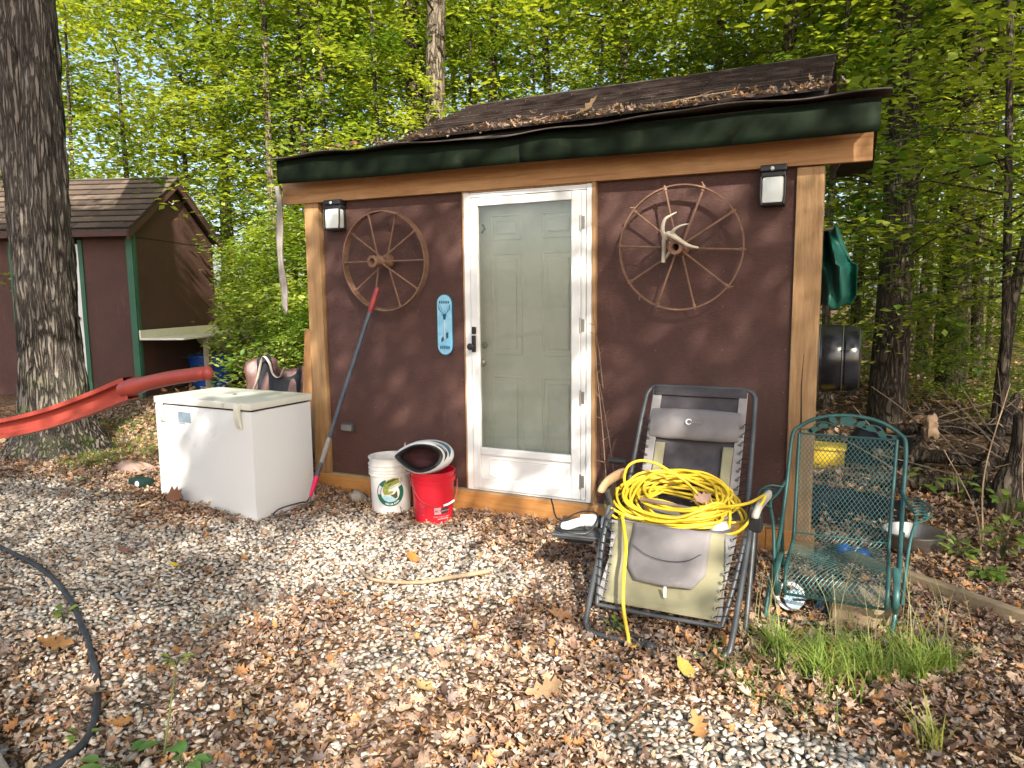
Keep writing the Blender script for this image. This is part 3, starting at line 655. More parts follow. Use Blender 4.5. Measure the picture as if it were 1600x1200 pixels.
# antlers
an = thing('antler', 'pale deer antlers hung on the hub of the right wheel', 'antler', (1.47, -.2, 1.83))
def ap(px, py, y=-.20): return (1.462+(px-1058)/285, y, 1.822-(py-386)/285)
build('antler_beam', MB().tube(bez([ap(1036, 411, -.12), ap(1038, 392, -.14), ap(1042, 376, -.2), ap(1052, 367, -.24), ap(1066, 375, -.24), ap(1082, 386, -.21), ap(1097, 390, -.17)], 6), list(np.interp(np.linspace(0, 1, 37), [0, .3, .55, .8, 1], [.012, .011, .017, .011, .005])), 10), M_bone, an, 60)
build('antler_tine', MB().tube(bez([ap(1044, 374, -.2), ap(1043, 360, -.25), ap(1048, 345, -.27), ap(1057, 338, -.26), ap(1065, 333, -.24)], 5), list(np.linspace(.015, .003, 21)), 8), M_bone, an, 60)
build('antler_tine', MB().tube(bez([ap(1056, 369, -.24), ap(1063, 362, -.27), ap(1073, 356, -.27), ap(1085, 353, -.25)], 5), list(np.linspace(.012, .003, 16)), 8), M_bone, an, 60)
build('antler_tine', MB().tube(bez([ap(1037, 405, -.10), ap(1044, 398, -.12), ap(1050, 388, -.13), ap(1048, 378, -.14)], 5), list(np.linspace(.010, .006, 16)), 8), M_bone, an, 60)

# ---- thermometer
th = thing('thermometer', 'rounded blue tin wall thermometer printed with a deer head', 'thermometer', (-.197, 0, 1.345))
def pill(hw, hh, y0, y1, cx=-.197, cz=1.345, n=14):
    pts = [(cx+hw*math.cos(a), cz+(hh-hw)+hw*math.sin(a)) for a in np.linspace(0, PI, n)]+[(cx+hw*math.cos(a), cz-(hh-hw)+hw*math.sin(a)) for a in np.linspace(PI, 2*PI, n)]
    return MB().prism(pts, y0, y1)
build('backplate', pill(.066, .218, -.012, -.001), M_thermo_d, th); build('faceplate', pill(.059, .211, -.016, -.0125), M_thermo, th)
ic = MB(); tx, tz = -.197, 1.345
for s in (-1, 1):
    ic.tube(bez([(tx+s*.006, -.0175, tz+.075), (tx+s*.03, -.0175, tz+.095), (tx+s*.045, -.0175, tz+.115), (tx+s*.042, -.0175, tz+.145)], 4), [.004]*12+[.002], 5, flat=.3)
    for q in ((.028, .096, .02, .125), (.038, .106, .030, .138)): ic.tube([(tx+s*q[0], -.0175, tz+q[1]), (tx+s*q[2], -.0175, tz+q[3])], [.003, .0015], 4, flat=.3)
    ic.tube([(tx+s*.008, -.0175, tz+.066), (tx+s*.024, -.0175, tz+.07)], [.006, .003], 5, flat=.3)
ic.prism([(tx-.013, tz+.075), (tx+.013, tz+.075), (tx+.008, tz+.04), (tx, tz+.032), (tx-.008, tz+.04)], -.018, -.0165)
ic.prism([(tx-.03, tz-.10), (tx-.012, tz-.08), (tx-.008, tz-.11), (tx-.028, tz-.125)], -.018, -.0165).prism([(tx+.01, tz-.06), (tx+.03, tz-.05), (tx+.028, tz-.09), (tx+.012, tz-.1)], -.018, -.0165)
for i in range(5): # illegible lettering rows
    ic.prism([(tx-.042+i*.0175, tz+.150), (tx-.031+i*.0175, tz+.150), (tx-.031+i*.0175, tz+.168), (tx-.042+i*.0175, tz+.168)], -.0175, -.0165)
    ic.prism([(tx-.040+i*.0170, tz-.172), (tx-.030+i*.0170, tz-.172), (tx-.030+i*.0170, tz-.150), (tx-.040+i*.0170, tz-.150)], -.0175, -.0165)
build('deer_print', ic, M_thermo_d, th)
build('gauge_tube', MB().tube([(tx+.001, -.019, tz-.10), (tx+.001, -.019, tz+.035)], .0028, 6), M_print_w, th)

# ------------------------------------------------------------------ left shed
LS = Matrix.Translation((-5.816, 1.80, 0)) @ Matrix.Rotation(.353, 4, 'Z'); lg = .27
def LM(): return MB(LS)
ls = thing('garden_shed', 'small brown gabled shed with green corner trim behind the big tree', 'shed', (-5.816, 1.80, .27))
Hh = 2.40; Wd = 1.957
build('front_wall', LM().b2((-3.1, 0, lg), (-1.62, .05, Hh)).b2((-.66, 0, lg), (-.0, .05, Hh)), M_wall, ls)
build('gable_wall', LM().prism([(.051, lg), (Wd-.0, lg), (Wd, Hh), (Wd/2, Hh+.69), (.051, Hh)], 0, .05, lambda q: (-q[1], q[0], q[2])), M_wall, ls)
build('wall_seam', LM().b2((0.001, .06, Hh-.075), (.004, Wd, Hh-.06)), M_soffit, ls)
build('rear_wall', LM().b2((-3.1, Wd+.001, lg), (0, Wd+.05, Hh)), M_wall, ls)
build('corner_trim', LM().b2((-.07, -.025, lg-.03), (.012, -.001, Hh)).b2((.0005, -.001, lg-.03), (.02, .05, Hh)), M_green2, ls)
build('base_trim', LM().b2((-1.6, -.02, lg-.04), (-.071, -.001, lg+.07)), M_green2, ls)
build('door_trim', LM().b2((-.715, -.022, lg), (-.66, -.001, Hh-.1)).b2((-1.66, -.022, lg), (-1.60, -.001, Hh-.1)), M_green2, ls)
ld = build('door', LM().b2((-1.60, -.012, lg+.02), (-.716, .03, Hh-.15)), M_white, ls, label='white door half hidden by the trunk')
build('handle', LM().ball((-.77, -.04, 1.32), .028, 10, 6).tube([(-.77, -.04, 1.32), (-.77, -.012, 1.32)], .012), M_black, ld, 40)
ov = .20; e_z = Hh+.01
lroof = build('roof', LM().faces([(-3.3, -ov, e_z), (.10, -ov, e_z), (.10, Wd/2, e_z+.78), (-3.3, Wd/2, e_z+.78), (.10, Wd+ov, e_z), (-3.3, Wd+ov, e_z), (-3.3, -ov, e_z-.02), (.10, -ov, e_z-.02), (.10, Wd/2, e_z+.76), (-3.3, Wd/2, e_z+.76), (.10, Wd+ov, e_z-.02), (-3.3, Wd+ov, e_z-.02)], [(0, 1, 2, 3), (3, 2, 4, 5), (6, 9, 8, 7), (9, 11, 10, 8), (0, 6, 7, 1), (1, 7, 8, 2), (2, 8, 10, 4)]), M_felt, ls)
xd = (LS.to_3x3() @ Vector((1, 0, 0))).normalized(); lu = math.atan2(.78, Wd/2+ov); upl = (LS.to_3x3() @ Vector((0, math.cos(lu), math.sin(lu)))).normalized()
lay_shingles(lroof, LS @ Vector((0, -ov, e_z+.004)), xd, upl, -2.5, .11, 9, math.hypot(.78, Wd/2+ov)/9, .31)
build('ridge_cap', LM().tube([(-3.3, Wd/2, e_z+.79), (.11, Wd/2, e_z+.79)], .04, 6, flat=.5), M_felt, lroof)
build('fascia', LM().b2((-3.3, -ov-.012, e_z-.085), (.08, -ov+.012, e_z-.022)), M_wall, ls)
build('soffit', LM().b2((-3.3, -ov+.013, e_z-.08), (-.0, -.026, e_z-.06)), M_soffit, ls)
# rake boards on the gable
for s in (0, 1):
    a = (0.095, -ov if s == 0 else Wd+ov, e_z-.03); b_ = (0.095, Wd/2, e_z+.75)
    d = Vector(b_)-Vector(a)
    build('rake_board', LM().faces([a, b_, (b_[0], b_[1], b_[2]-.10), (a[0], a[1], a[2]-.10), (a[0]-.025, a[1], a[2]), (b_[0]-.025, b_[1], b_[2]), (b_[0]-.025, b_[1], b_[2]-.10), (a[0]-.025, a[1], a[2]-.10)], [(0, 1, 2, 3), (4, 7, 6, 5), (0, 4, 5, 1), (3, 2, 6, 7), (0, 3, 7, 4), (1, 5, 6, 2)]), M_wall, ls)
build('gable_hook', LM().tube([(.02, Wd/2-.12, Hh+.47), (.06, Wd/2-.10, Hh+.44), (.05, Wd/2-.05, Hh+.46), (.04, Wd/2-.04, Hh+.5)], .01, 6), M_bone, ls)
# counter with sink on the gable side
ct = thing('outdoor_counter', 'cream work counter with sink basin fixed against the small shed side', 'counter', tuple(LS @ Vector((.3, .9, .3))))
build('countertop', LM().b2((.03, -.03, 1.035), (.62, 2.3, 1.06), .004), M_cream, ct)
build('backsplash', LM().b2((.022, -.02, 1.061), (.045, 1.95, 1.16), .004), M_cream, ct)
build('leg', LM().b2((.55, .56, .2), (.62, .63, 1.034)), M_grey_wood, ct); build('leg', LM().b2((.55, 2.1, .2), (.62, 2.17, 1.034)), M_grey_wood, ct)
build('sink_basin', LM().lathe([(.001, -.19), (.12, -.17), (.2, -.1), (.24, -.003)], 24, (.33, 1.25, 1.033)), M_cream, ct, 40)
bb = thing('blue_barrel', 'blue plastic tub under the cream counter', 'tub', tuple(LS @ Vector((.35, 1.1, .3))))
build('tub', LM().lathe([(.001, 0), (.26, 0), (.30, .43), (.315, .44), (.315, .47), (.285, .47), (.25, .03), (.001, .03)], 28, (.33, 1.15, .29)), M_blue, bb, 35)
bb.name = 'plastic_tub'

# ------------------------------------------------------------------ freezer
fz0 = ghf(-1.6, -.6)+.004-.0
fz = thing('chest_freezer', 'white chest freezer with cream lid standing on the gravel left of the shed', 'freezer', (-1.68, -.61, fz0))
FR = Matrix.Translation((-1.195, -.891, fz0)) @ Matrix.Rotation(-.035, 4, 'Z')
def FM(): return MB(FR)
build('body', FM().b2((-.965, 0.004, -.04), (0, .566, .715), .008), M_freezer, fz, 40)
build('gasket', FM().b2((-.955, .014, .716), (-.01, .556, .727)), M_soffit, fz)
build('lid', FM().b2((-.975, -.008, .728), (.008, .574, .776), .008), M_lid, fz, 40)
build('lid_dent', FM().lathe([(.001, .0), (.012, .003), (.02, .0)], 12, (-.48, .3, .777)), M_soffit, fz)
for lx in (-.89, -.10):
    h = bez([(lx, -.010, .768), (lx, -.030, .745), (lx, -.030, .70), (lx+.004, -.028, .65), (lx+.010, -.012, .605)], 5)
    pf = [(-.008, .775), (-.022, .772), (-.034, .755), (-.038, .72), (-.037, .67), (-.030, .63), (-.016, .600), (-.004, .595), (-.010, .62), (-.016, .66), (-.018, .71), (-.012, .74)]
    n_ = len(pf); vs = [(lx-.021, a, b_) for a, b_ in pf]+[(lx+.021, a, b_) for a, b_ in pf]
    build('latch', FM().faces(vs, [(i, (i+1) % n_, (i+1) % n_+n_, i+n_) for i in range(n_)]+[(0, 1, 2, 11), (11, 2, 3, 10), (10, 3, 4, 9), (9, 4, 5, 8), (8, 5, 6, 7)]+[tuple(q+n_ for q in f[::-1]) for f in [(0, 1, 2, 11), (11, 2, 3, 10), (10, 3, 4, 9), (9, 4, 5, 8), (8, 5, 6, 7)]]), M_cream, fz, 40)
build('rating_label', FM().b2((-.73, .0015, .60), (-.60, .0038, .675)), mat_basic('grey_blue_label', (.22, .31, .38), (.30, .38, .44), 40, .5, 0), fz)
build('label_strip', FM().b2((-.73, .0017, .585), (-.665, .0036, .598)), mat_basic('grey_label_strip', (.45, .45, .42), None, 70, .5, 0), fz)
build('edge_trim', FM().b2((-.967, -.001, -.03), (-.945, .0035, .712)), M_freezer, fz)
one_leaf('dead_leaf', 'maple', (-1.87, -.96, fz0+.09), .15, (1.2, .1, .1), (.22, .10, .06), 'curled dark brown leaf standing against the freezer front', group='dead leaves', curl=.4)

# ------------------------------------------------------------------ leaning cultivator pole
pl = thing('pole_tool', 'long grey handled yard tool with red grip leaning on the left wheel', 'yard tool', (-1.09, -.5, .05))
A, B = Vector((-.665, -.16, 1.60)), Vector((-1.085, -.475, .11))
L_ = lambda t: A.lerp(B, t)
build('grip', MB().tube([L_(-.01), L_(0), L_(.02), L_(.10), L_(.11)], [.008, .019, .020, .018, .015], 12), mat_basic('dull_red_grip', (.30, .035, .04), None, 9, .5, .1, 50), pl, 40)
build('shaft', MB().tube([L_(.105), L_(.5), L_(.90)], .0155, 12), mat_basic('blue_grey_fiberglass', (.045, .06, .085), (.07, .085, .11), 30, .35, .15, 60, stretch=(1, 1, .4)), pl, 40)
build('tape_wrap', MB().tube([L_(.71), L_(.74), L_(.79), L_(.83)], [.0165, .0172, .0170, .0165], 10), M_strip, pl, 40)
build('ferrule', MB().tube([L_(.895), L_(.93), L_(1.0)], [.017, .018, .010], 12), mat_basic('hot_pink_tape', (.75, .02, .12), None, 9, .45, .1, 50), pl, 40)
g0 = ghf(-1.3, -.6)
build('wire_hook', MB().tube(bez([L_(.99), (-1.095, -.50, .045+g0), (-1.10, -.56, g0+.05), (-1.11, -.66, g0+.055), (-1.125, -.75, g0+.05), (-1.12, -.81, g0+.03), (-1.08, -.80, g0+.02), (-1.04, -.74, g0+.022)], 6), .0055, 7), M_hose, pl)
build('wire_hook', MB().tube(bez([L_(.99), (-1.07, -.49, g0+.03), (-1.06, -.52, g0+.015)], 4), .004, 6), M_hose, pl)

# ------------------------------------------------------------------ buckets
def bucket(name, lb, cx, cy, mat, lean=0.0, h=.372, rt=.152, rb=.134, rings=((.30, .335), (.255, .29))):
    z0 = ghf(cx, cy)+.006; t = thing(name, lb, 'bucket', (cx, cy, z0)); T = Matrix.Translation((cx, cy, z0)) @ Matrix.Rotation(lean, 4, 'Y')
    def rad(z): return rb+(rt-rb)*z/h
    prof = [(.001, .0), (rb-.006, 0), (rb, .006)]
    zs = .006
    for (a, b_) in sorted(rings): prof += [(rad(a)-.0, a-.001), (rad(a)+.010, a), (rad(a)+.010, a+.008), (rad(a)+.003, a+.012), (rad(b_)+.003, b_-.006), (rad(b_)+.010, b_-.003), (rad(b_)+.010, b_), (rad(b_), b_+.001)]
    prof += [(rt, h-.008), (rt+.007, h-.006), (rt+.007, h), (rt-.005, h), (rt-.006, h-.02), (rb-.006, .01), (.001, .008)]
    build('tub', MB(T).lathe(prof, 48), mat, t, 35); return t, T, rad
tocam = lambda x, y: math.atan2(CAM[1]-y, CAM[0]-x)
def decal(T, rad, ang0, lift, polys):
    m = MB(T)
    for poly in polys:
        n = len(poly); c = (sum(p[0] for p in poly)/n, sum(p[1] for p in poly)/n)
        # subdivide the edges so the print follows the curved wall
        P = []
        for i in range(n):
            a, b_ = poly[i], poly[(i+1) % n]; k = max(1, int(math.hypot(b_[0]-a[0], b_[1]-a[1])/.012))
            P += [(a[0]+(b_[0]-a[0])*j/k, a[1]+(b_[1]-a[1])*j/k) for j in range(k)]
        rings_ = [[(c[0]+(p[0]-c[0])*s, c[1]+(p[1]-c[1])*s) for p in P] for s in (1, .66, .33)]
        def mp(p): r = rad(p[1])+lift; a = ang0+p[0]/r; return (r*math.cos(a), r*math.sin(a), p[1])
        k = len(P); vs = [mp(p) for rg in rings_ for p in rg]+[mp(c)]
        fs = [(r*k+i, r*k+(i+1) % k, (r+1)*k+(i+1) % k, (r+1)*k+i) for r in range(2) for i in range(k)]+[(2*k+i, 2*k+(i+1) % k, 3*k) for i in range(k)]
        m.faces(vs, fs)
    return m
wb, T1, rad1 = bucket('white_bucket', 'white plastic bucket with green round fish logo beside the red bucket', -.57, -.20, M_bucket, 0, .40, .150, .138, ((.318, .352), (.275, .300)))
a1 = tocam(-.57, -.20)
def ring_polys(cx, cz, ro, ri, a0, a1_, n):
    out = []
    for i in range(n):
        t0, t1 = a0+(a1_-a0)*i/n, a0+(a1_-a0)*(i+1)/n
        out.append([(cx+ro*math.cos(t0), cz+ro*math.sin(t0)), (cx+ro*math.cos(t1), cz+ro*math.sin(t1)), (cx+ri*math.cos(t1), cz+ri*math.sin(t1)), (cx+ri*math.cos(t0), cz+ri*math.sin(t0))])
    return out
cx0, cz0 = -.006, .160
build('logo_ring', decal(T1, rad1, a1, .0012, ring_polys(cx0, cz0, .100, .068, PI*1.05, PI*2.18, 26)), M_print_g, wb); build('logo_ring', decal(T1, rad1, a1, .0012, ring_polys(cx0, cz0, .100, .068, PI*.60, PI*.80, 5)), M_print_g, wb)
build('logo_arc', decal(T1, rad1, a1, .0013, ring_polys(cx0, cz0, .100, .094, PI*.72, PI*1.05, 8)+ring_polys(cx0, cz0, .073, .068, PI*.72, PI*1.05, 8)), M_print_n, wb)
def off(poly, s=1.22): return [(cx0+x*s, cz0+z*s) for x, z in poly]
build('fish_print', decal(T1, rad1, a1, .0022, [off([(-.045, .015), (-.035, .055), (-.012, .078), (.02, .088), (.052, .086), (.056, .06), (.030, .048), (.0, .034), (-.015, .016), (-.018, -.012), (-.036, -.012)]), off([(-.036, -.012), (-.018, -.012), (.01, -.006), (.02, .008), (.005, .012), (-.012, .006)])]), M_print_f, wb)
build('fish_dark_print', decal(T1, rad1, a1, .0028, [off([(-.036, .05), (-.012, .072), (.02, .083), (.052, .082), (.03, .073), (-.005, .06)]), off([(.0, -.012), (.022, -.008), (.04, .012), (.043, -.028), (.03, -.036), (.012, -.022)]), off([(-.03, .02), (-.005, .05), (.025, .062), (.0, .052), (-.022, .03)])]), M_print_fd, wb)
build('fish_belly_print', decal(T1, rad1, a1, .0026, [off([(.062, .092), (.076, .082), (.078, .064), (.068, .05), (.05, .05), (.058, .068)]), off([(-.015, .018), (.0, .032), (.03, .044), (.052, .05), (.04, .04), (.012, .024)])]), mat_basic('grey_print', (.45, .45, .42), (.6, .6, .55), 60, .5, 0), wb)
build('splash_print', decal(T1, rad1, a1, .0018, [off([(-.045, -.022), (-.03, -.016), (-.012, -.024), (.008, -.020), (.028, -.026), (.032, -.042), (.012, -.054), (-.015, -.055), (-.036, -.044)])]), M_print_b, wb)
build('logo_lettering', decal(T1, rad1, a1, .0022, [p for a in (1.36, 1.40, 1.44, 1.50, 1.54, 1.60, 1.64, 1.68, 1.72) for p in ring_polys(cx0, cz0, .090, .078, PI*a, PI*(a+.026), 1)]+[p for a in (.80, .85, .90, .95, 1.0) for p in ring_polys(cx0, cz0, .090, .079, PI*a, PI*(a+.035), 1)]), M_print_w, wb)
build('scribble_print', decal(T1, rad1, a1, .0015, [[(.060, .052), (.065, .052), (.075, .010), (.071, .010)], [(.062, .052), (.065, .049), (.081, .034), (.078, .031)]]), M_print_n, wb)
build('bail_stub', MB(T1).tube([(.03, .14, .40), (.035, .142, .44), (.038, .142, .475)], [.014, .008, .001], 6), mat_basic('pink_scrap', (.62, .45, .43), None, 9, .6, .1, 50), wb)
rb_, T2, rad2 = bucket('red_bucket', 'red plastic bucket with wire handle carrying the helmet', -.165, -.27, M_red, 0, .355, .150, .130, ((.285, .318),))
a2 = tocam(-.165, -.27)
def P2(ang, r, z): return (r*math.cos(a2+ang), r*math.sin(a2+ang), z)
bl = [P2(-1.25, .165, .30), P2(-1.1, .162, .27), P2(-.75, .154, .19), P2(-.3, .149, .145), P2(.1, .147, .128), P2(.35, .150, .13), P2(.9, .160, .145), P2(1.25, .168, .2), P2(1.45, .168, .29)]
build('wire_handle', MB(T2).tube(bez(bl, 6), .0028, 6), mat_basic('red_wire', (.55, .07, .08), None, 9, .4, 0), rb_)
build('handle_grip', MB(T2).tube(bez([P2(.45, .153, .132), P2(.75, .158, .14), P2(1.02, .164, .152)], 4), .008, 8), M_print_w, rb_)
def font_polys(txt, size, x0, z0, T, rad, ang0, lift, shear=0):
    cu = bpy.data.curves.new('txt', 'FONT'); cu.body = txt; cu.size = size; cu.resolution_u = 2; cu.align_x = 'CENTER'; cu.shear = shear
    o = bpy.data.objects.new('txt', cu); C.objects.link(o); dg = bpy.context.evaluated_depsgraph_get(); me = bpy.data.meshes.new_from_object(o.evaluated_get(dg))
    vs = [(v.co.x, v.co.y) for v in me.vertices]; fs = [tuple(p.vertices) for p in me.polygons]
    bpy.data.objects.remove(o); bpy.data.meshes.remove(me); m = MB(T)
    out = []
    for (x, y) in vs:
        X_, Z_ = x0+x, z0+y
        if rad is None: out.append((X_, lift, Z_))
        else:
            r = rad(Z_)+lift; a = ang0+X_/r; out.append((r*math.cos(a), r*math.sin(a), Z_))
    m.faces(out, fs); return m
S2 = .055
build('badge_print', decal(T2, rad2, a2, .0012, [[(S2-.052, .070), (S2-.004, .070), (S2-.004, .118), (S2-.052, .118)]]), M_print_pk, rb_)
build('badge_dark_print', decal(T2, rad2, a2, .0014, [[(S2-.003, .072), (S2+.058, .072), (S2+.058, .112), (S2-.003, .112)]]), M_print_k, rb_)
build('badge_lettering', font_polys('ACE', .026, S2-.028, .086, T2, rad2, a2, .0024, .3), M_print_k, rb_)
build('badge_lettering', font_polys('HARDWARE', .0125, S2+.028, .088, T2, rad2, a2, .0026), M_print_pk, rb_)
build('slogan_lettering', font_polys('THE helpful place', .017, S2+.004, .047, T2, rad2, a2, .0022), M_print_pk, rb_)
build('slogan_bar', decal(T2, rad2, a2, .0015, [[(S2-.03, .034), (S2+.056, .034), (S2+.056, .040), (S2-.03, .040)]]), M_print_pk, rb_)
build('warning_print', decal(T2, rad2, a2, .0015, ring_polys(-.085, .135, .021, .0175, 0, 2*PI, 20)+[[(-.098, .147), (-.094, .149), (-.072, .124), (-.076, .121)]]+[[(-.11, z), (-.065, z), (-.065, z+.002), (-.11, z+.002)] for z in (.10, .092, .084, .070, .062)]), mat_basic('faint_pink_print', (.68, .12, .18), None, 5, .5, 0), rb_)

# ---- helmet (eye port towards the camera side)
hc = Vector((-.185, -.30, ghf(-.165, -.27)+.455)); hd = Vector((.42, -.90, .12)).normalized()
hr = Vector((0, 0, 1)).cross(hd).normalized()*1.0; hu = hd.cross(hr).normalized()
def outl(th):
    x = math.cos(th); z = math.sin(th)
    rx = .185 if x > 0 else .205; rz = .118
    zz = z*rz*(1.0 if x > 0 else (1-.55*x*x)); return (x*rx, zz+(.02*x*x if x < 0 else .012*x))
def HP(x, z, d): return tuple(hc+hr*x+hu*z+hd*d)
N = 48; shell = MB(); prof_ = [(.80, .118), (.90, .108), (.97, .080), (1.0, .03), (.98, -.03), (.88, -.09), (.66, -.14), (.36, -.165), (.02, -.172)]
vs = []
for (s, d) in prof_:
    for k in range(N):
        x, z = outl(2*PI*k/N); sh = -.035*(1-min(1, (1-s)/.2))*0 if s < .8 else 0
        ox = -.036*max(0, (d-.0)/.118); vs.append(HP(x*s+ox*1.0, z*s, d*(1 if x < .05 else 1-.35*(x/.185)**2)))
fs = [(i*N+k, i*N+(k+1) % N, (i+1)*N+(k+1) % N, (i+1)*N+k) for i in range(len(prof_)-1) for k in range(N)]
helm = thing('helmet', 'white full face racing helmet lying sideways on the red bucket', 'helmet', tuple(hc-Vector((0, 0, .1))))
M_helm = mat_basic('glossy_white_shell', (.74, .74, .72), (.66, .66, .65), 8, .22, .03, 30, dirt=(.42, .38, .33), dirt_lo=.62, dirt_scale=9)
build('shell', shell.faces(vs, fs), M_helm, helm, 60)
rimv = MB(); ring = []
for (s, d) in [(.81, .116), (.82, .124), (.76, .132), (.66, .122), (.62, .10), (.60, .06)]:
    for k in range(N):
        x, z = outl(2*PI*k/N); ox = -.036*max(0, d/.118) if s > .7 else -.040; ring.append(HP(x*s+ox, z*s, d*(1 if x < .05 else 1-.3*(x/.185)**2)))
rimv.faces(ring, [(i*N+k, i*N+(k+1) % N, (i+1)*N+(k+1) % N, (i+1)*N+k) for i in range(5) for k in range(N)]); build('port_trim', rimv, M_black, helm, 60)
lin = []
for (s, d) in [(.62, .10), (.66, .02), (.62, -.05), (.4, -.09), (.02, -.10)]:
    for k in range(N):
        x, z = outl(2*PI*k/N); lin.append(HP(x*s-.038, z*s, d))
build('lining', MB().faces(lin, [(i*N+k, i*N+(k+1) % N, (i+1)*N+(k+1) % N, (i+1)*N+k) for i in range(4) for k in range(N)]), mat_basic('maroon_lining', (.06, .018, .022), None, 9, .9, .3, 90), helm, 60)
def helm_patch(pts, lift=1.012):
    out = []
    for (x, z) in pts:
        e = min(.999, math.hypot((x)/.185, z/.118)); s_list = [q[0] for q in prof_[:4]][::-1]; 
        d = np.interp(e, [.80, .90, .97, 1.0], [.118, .108, .080, .03])*(1-.35*(max(0, x)/.185)**2); out.append(HP(x-.022*d/.118, z, d+.0035))
    m = MB(); m.faces(out, [tuple(range(len(out)))]); return m
def band(xyA, xyB, n=8):
    m = MB(); A_ = [xyA[0]+(xyA[1]-xyA[0])*i/n for i in range(n+1)]; fA = []
    return m
def strip(th0, th1, s0, s1, n=14):
    m = MB(); vs = []
    for i in range(n+1):
        t = i/n; th = th0+(th1-th0)*t; wv = math.sin(t*PI)
        for s in (s0, s0+(s1-s0)*(.25+.75*wv)):
            x, z = outl(th); d = np.interp(s, [.80, .90, .97, 1.0], [.118, .108, .080, .03]); dd = d*(1 if x < .05 else 1-.35*(x/.185)**2)
            q = Vector(HP(x*s-.036*d/.118, z*s, dd)); vs.append(tuple(q+(q-hc).normalized()*.003))
    m.faces(vs, [(2*i, 2*i+1, 2*i+3, 2*i+2) for i in range(n)]); return m
build('graphic_stripe', strip(1.25, -.1, .955, .995), M_thermo_d, helm, label='dark teal stripe'); build('graphic_stripe', strip(.9, -.35, .86, .93), M_black, helm, label='black swoosh')
build('graphic_stripe', strip(1.1, .25, .895, .935), mat_basic('silver_print', (.35, .40, .42), None, 30, .35, 0), helm, label='silver stripe')

# ------------------------------------------------------------------ zero gravity chair
zc = thing('folding_recliner', 'grey and olive zero gravity recliner holding a pile of yellow cord', 'chair', (1.68, -1.0, 0))
bt = lambda x, t: (x, -.45-.33*t, 1.02-.60*t)          # back plane
xl, xr = 1.435, 1.925
bf = bez([(1.375, -.80, .50), (1.375, -.70, .62), (1.385, -.50, .93), (1.40, -.45, 1.005), (1.45, -.44, 1.028), (1.68, -.44, 1.03), (1.91, -.44, 1.028), (1.965, -.45, 1.0), (1.975, -.50, .93), (1.985, -.70, .62), (1.99, -.80, .50)], 5)
build('back_frame', MB().tube(bf, .0125, 10), M_tube, zc, 60)
def cloth(x0, x1, p0, p1, sag=.02, wr=.004, seed=0, n=16, m_=16, t0=0, t1=1):
    p0, p1 = Vector(p0), Vector(p1)
    def fn(u, v):
        q = p0.lerp(p1, v); x = x0(v)+(x1(v)-x0(v))*u if callable(x0) else x0+(x1-x0)*u
        nn = mnoise.noise(Vector((x*7+seed, v*5, seed)))*wr*2
        d = -sag*math.sin(u*PI)*math.sin(v*PI)
        nrm = Vector((0, (p1-p0).z, -(p1-p0).y)).normalized()
        nrm = -nrm if nrm.y > 0 else nrm
        return tuple(Vector((x, q.y, q.z))+nrm*(d+nn))
    return fn
def pan(name, x0, x1, p0, p1, mat, sag=.02, wr=.003, seed=0, th=.004, lift=0, label=None, n=18):
    p0 = Vector((0, p0[0], p0[1])); p1 = Vector((0, p1[0], p1[1])); nrm = Vector((0, (p1-p0).z, -(p1-p0).y)).normalized(); nrm = -nrm if nrm.y > 0 else nrm
    return build(name, MB().grid(cloth(x0, x1, p0+nrm*lift, p1+nrm*lift, sag, wr, seed), n, n), mat, zc, 60, label, th)
pan('backrest', 1.425, 1.935, (-.455, 1.012), (-.76, .45), M_fab_dark, .03, .004, 1)
for s, (a, b_) in enumerate(((1.425, 1.475), (1.890, 1.935))): pan('side_webbing', a, b_, (-.455, 1.015), (-.76, .46), M_strip, 0, .002, 2, lift=.006, n=10)
pan('top_band', 1.43, 1.93, (-.450, 1.030), (-.475, .985), M_fab_dark, .0, .002, 5, .012, .004)
pan('back_trim', 1.835, 1.888, (-.60, .74), (-.755, .46), M_fab_olive, .0, .004, 3, lift=.008, n=8); pan('back_trim', 1.477, 1.53, (-.60, .74), (-.755, .46), M_fab_olive, .0, .004, 4, lift=.008, n=8)
def pil(u, v):
    th = 2*PI*v; x = 1.44+.47*u; e = min(1, math.sin(max(.02, min(.98, u))*PI)**.25)
    c = Vector((0, -.545, .835)); ax = Vector((0, -.33, -.60)).normalized(); nr = Vector((0, -.876, .48))
    q = c+ax*(math.cos(th)*.088*(.8+.2*e))+nr*(math.sin(th)*.038*e+.02)
    return (x, q.y+.004*mnoise.noise(Vector((x*9, th, 0))), q.z+.004*mnoise.noise(Vector((x*9, th, 4))))
pw = build('head_pillow', MB().grid(pil, 24, 24), M_fab_grey, zc, 70)
# pillow logo : open ring and lettering on the pillow's front
lm = MB(Matrix.Translation((1.655, -.614, .868)) @ Matrix.Rotation(-.52, 4, 'X'))
for (ro, ri, a0, a1_) in ((.0165, .0115, .35, 5.75),):
    for i in range(18):
        t0, t1 = a0+(a1_-a0)*i/18, a0+(a1_-a0)*(i+1)/18; lm.faces([(ro*math.cos(t0), 0, ro*math.sin(t0)), (ro*math.cos(t1), 0, ro*math.sin(t1)), (ri*math.cos(t1)+.002, 0, ri*math.sin(t1)), (ri*math.cos(t0)+.002, 0, ri*math.sin(t0))], [(0, 1, 2, 3)])
build('logo_print', lm, M_print_w, pw)
lt = font_polys('aravan', .020, .042, -.006, Matrix.Translation((1.655, -.614, .868)) @ Matrix.Rotation(-.52, 4, 'X'), None, 0, .0)
build('logo_lettering', lt, M_strip, pw)
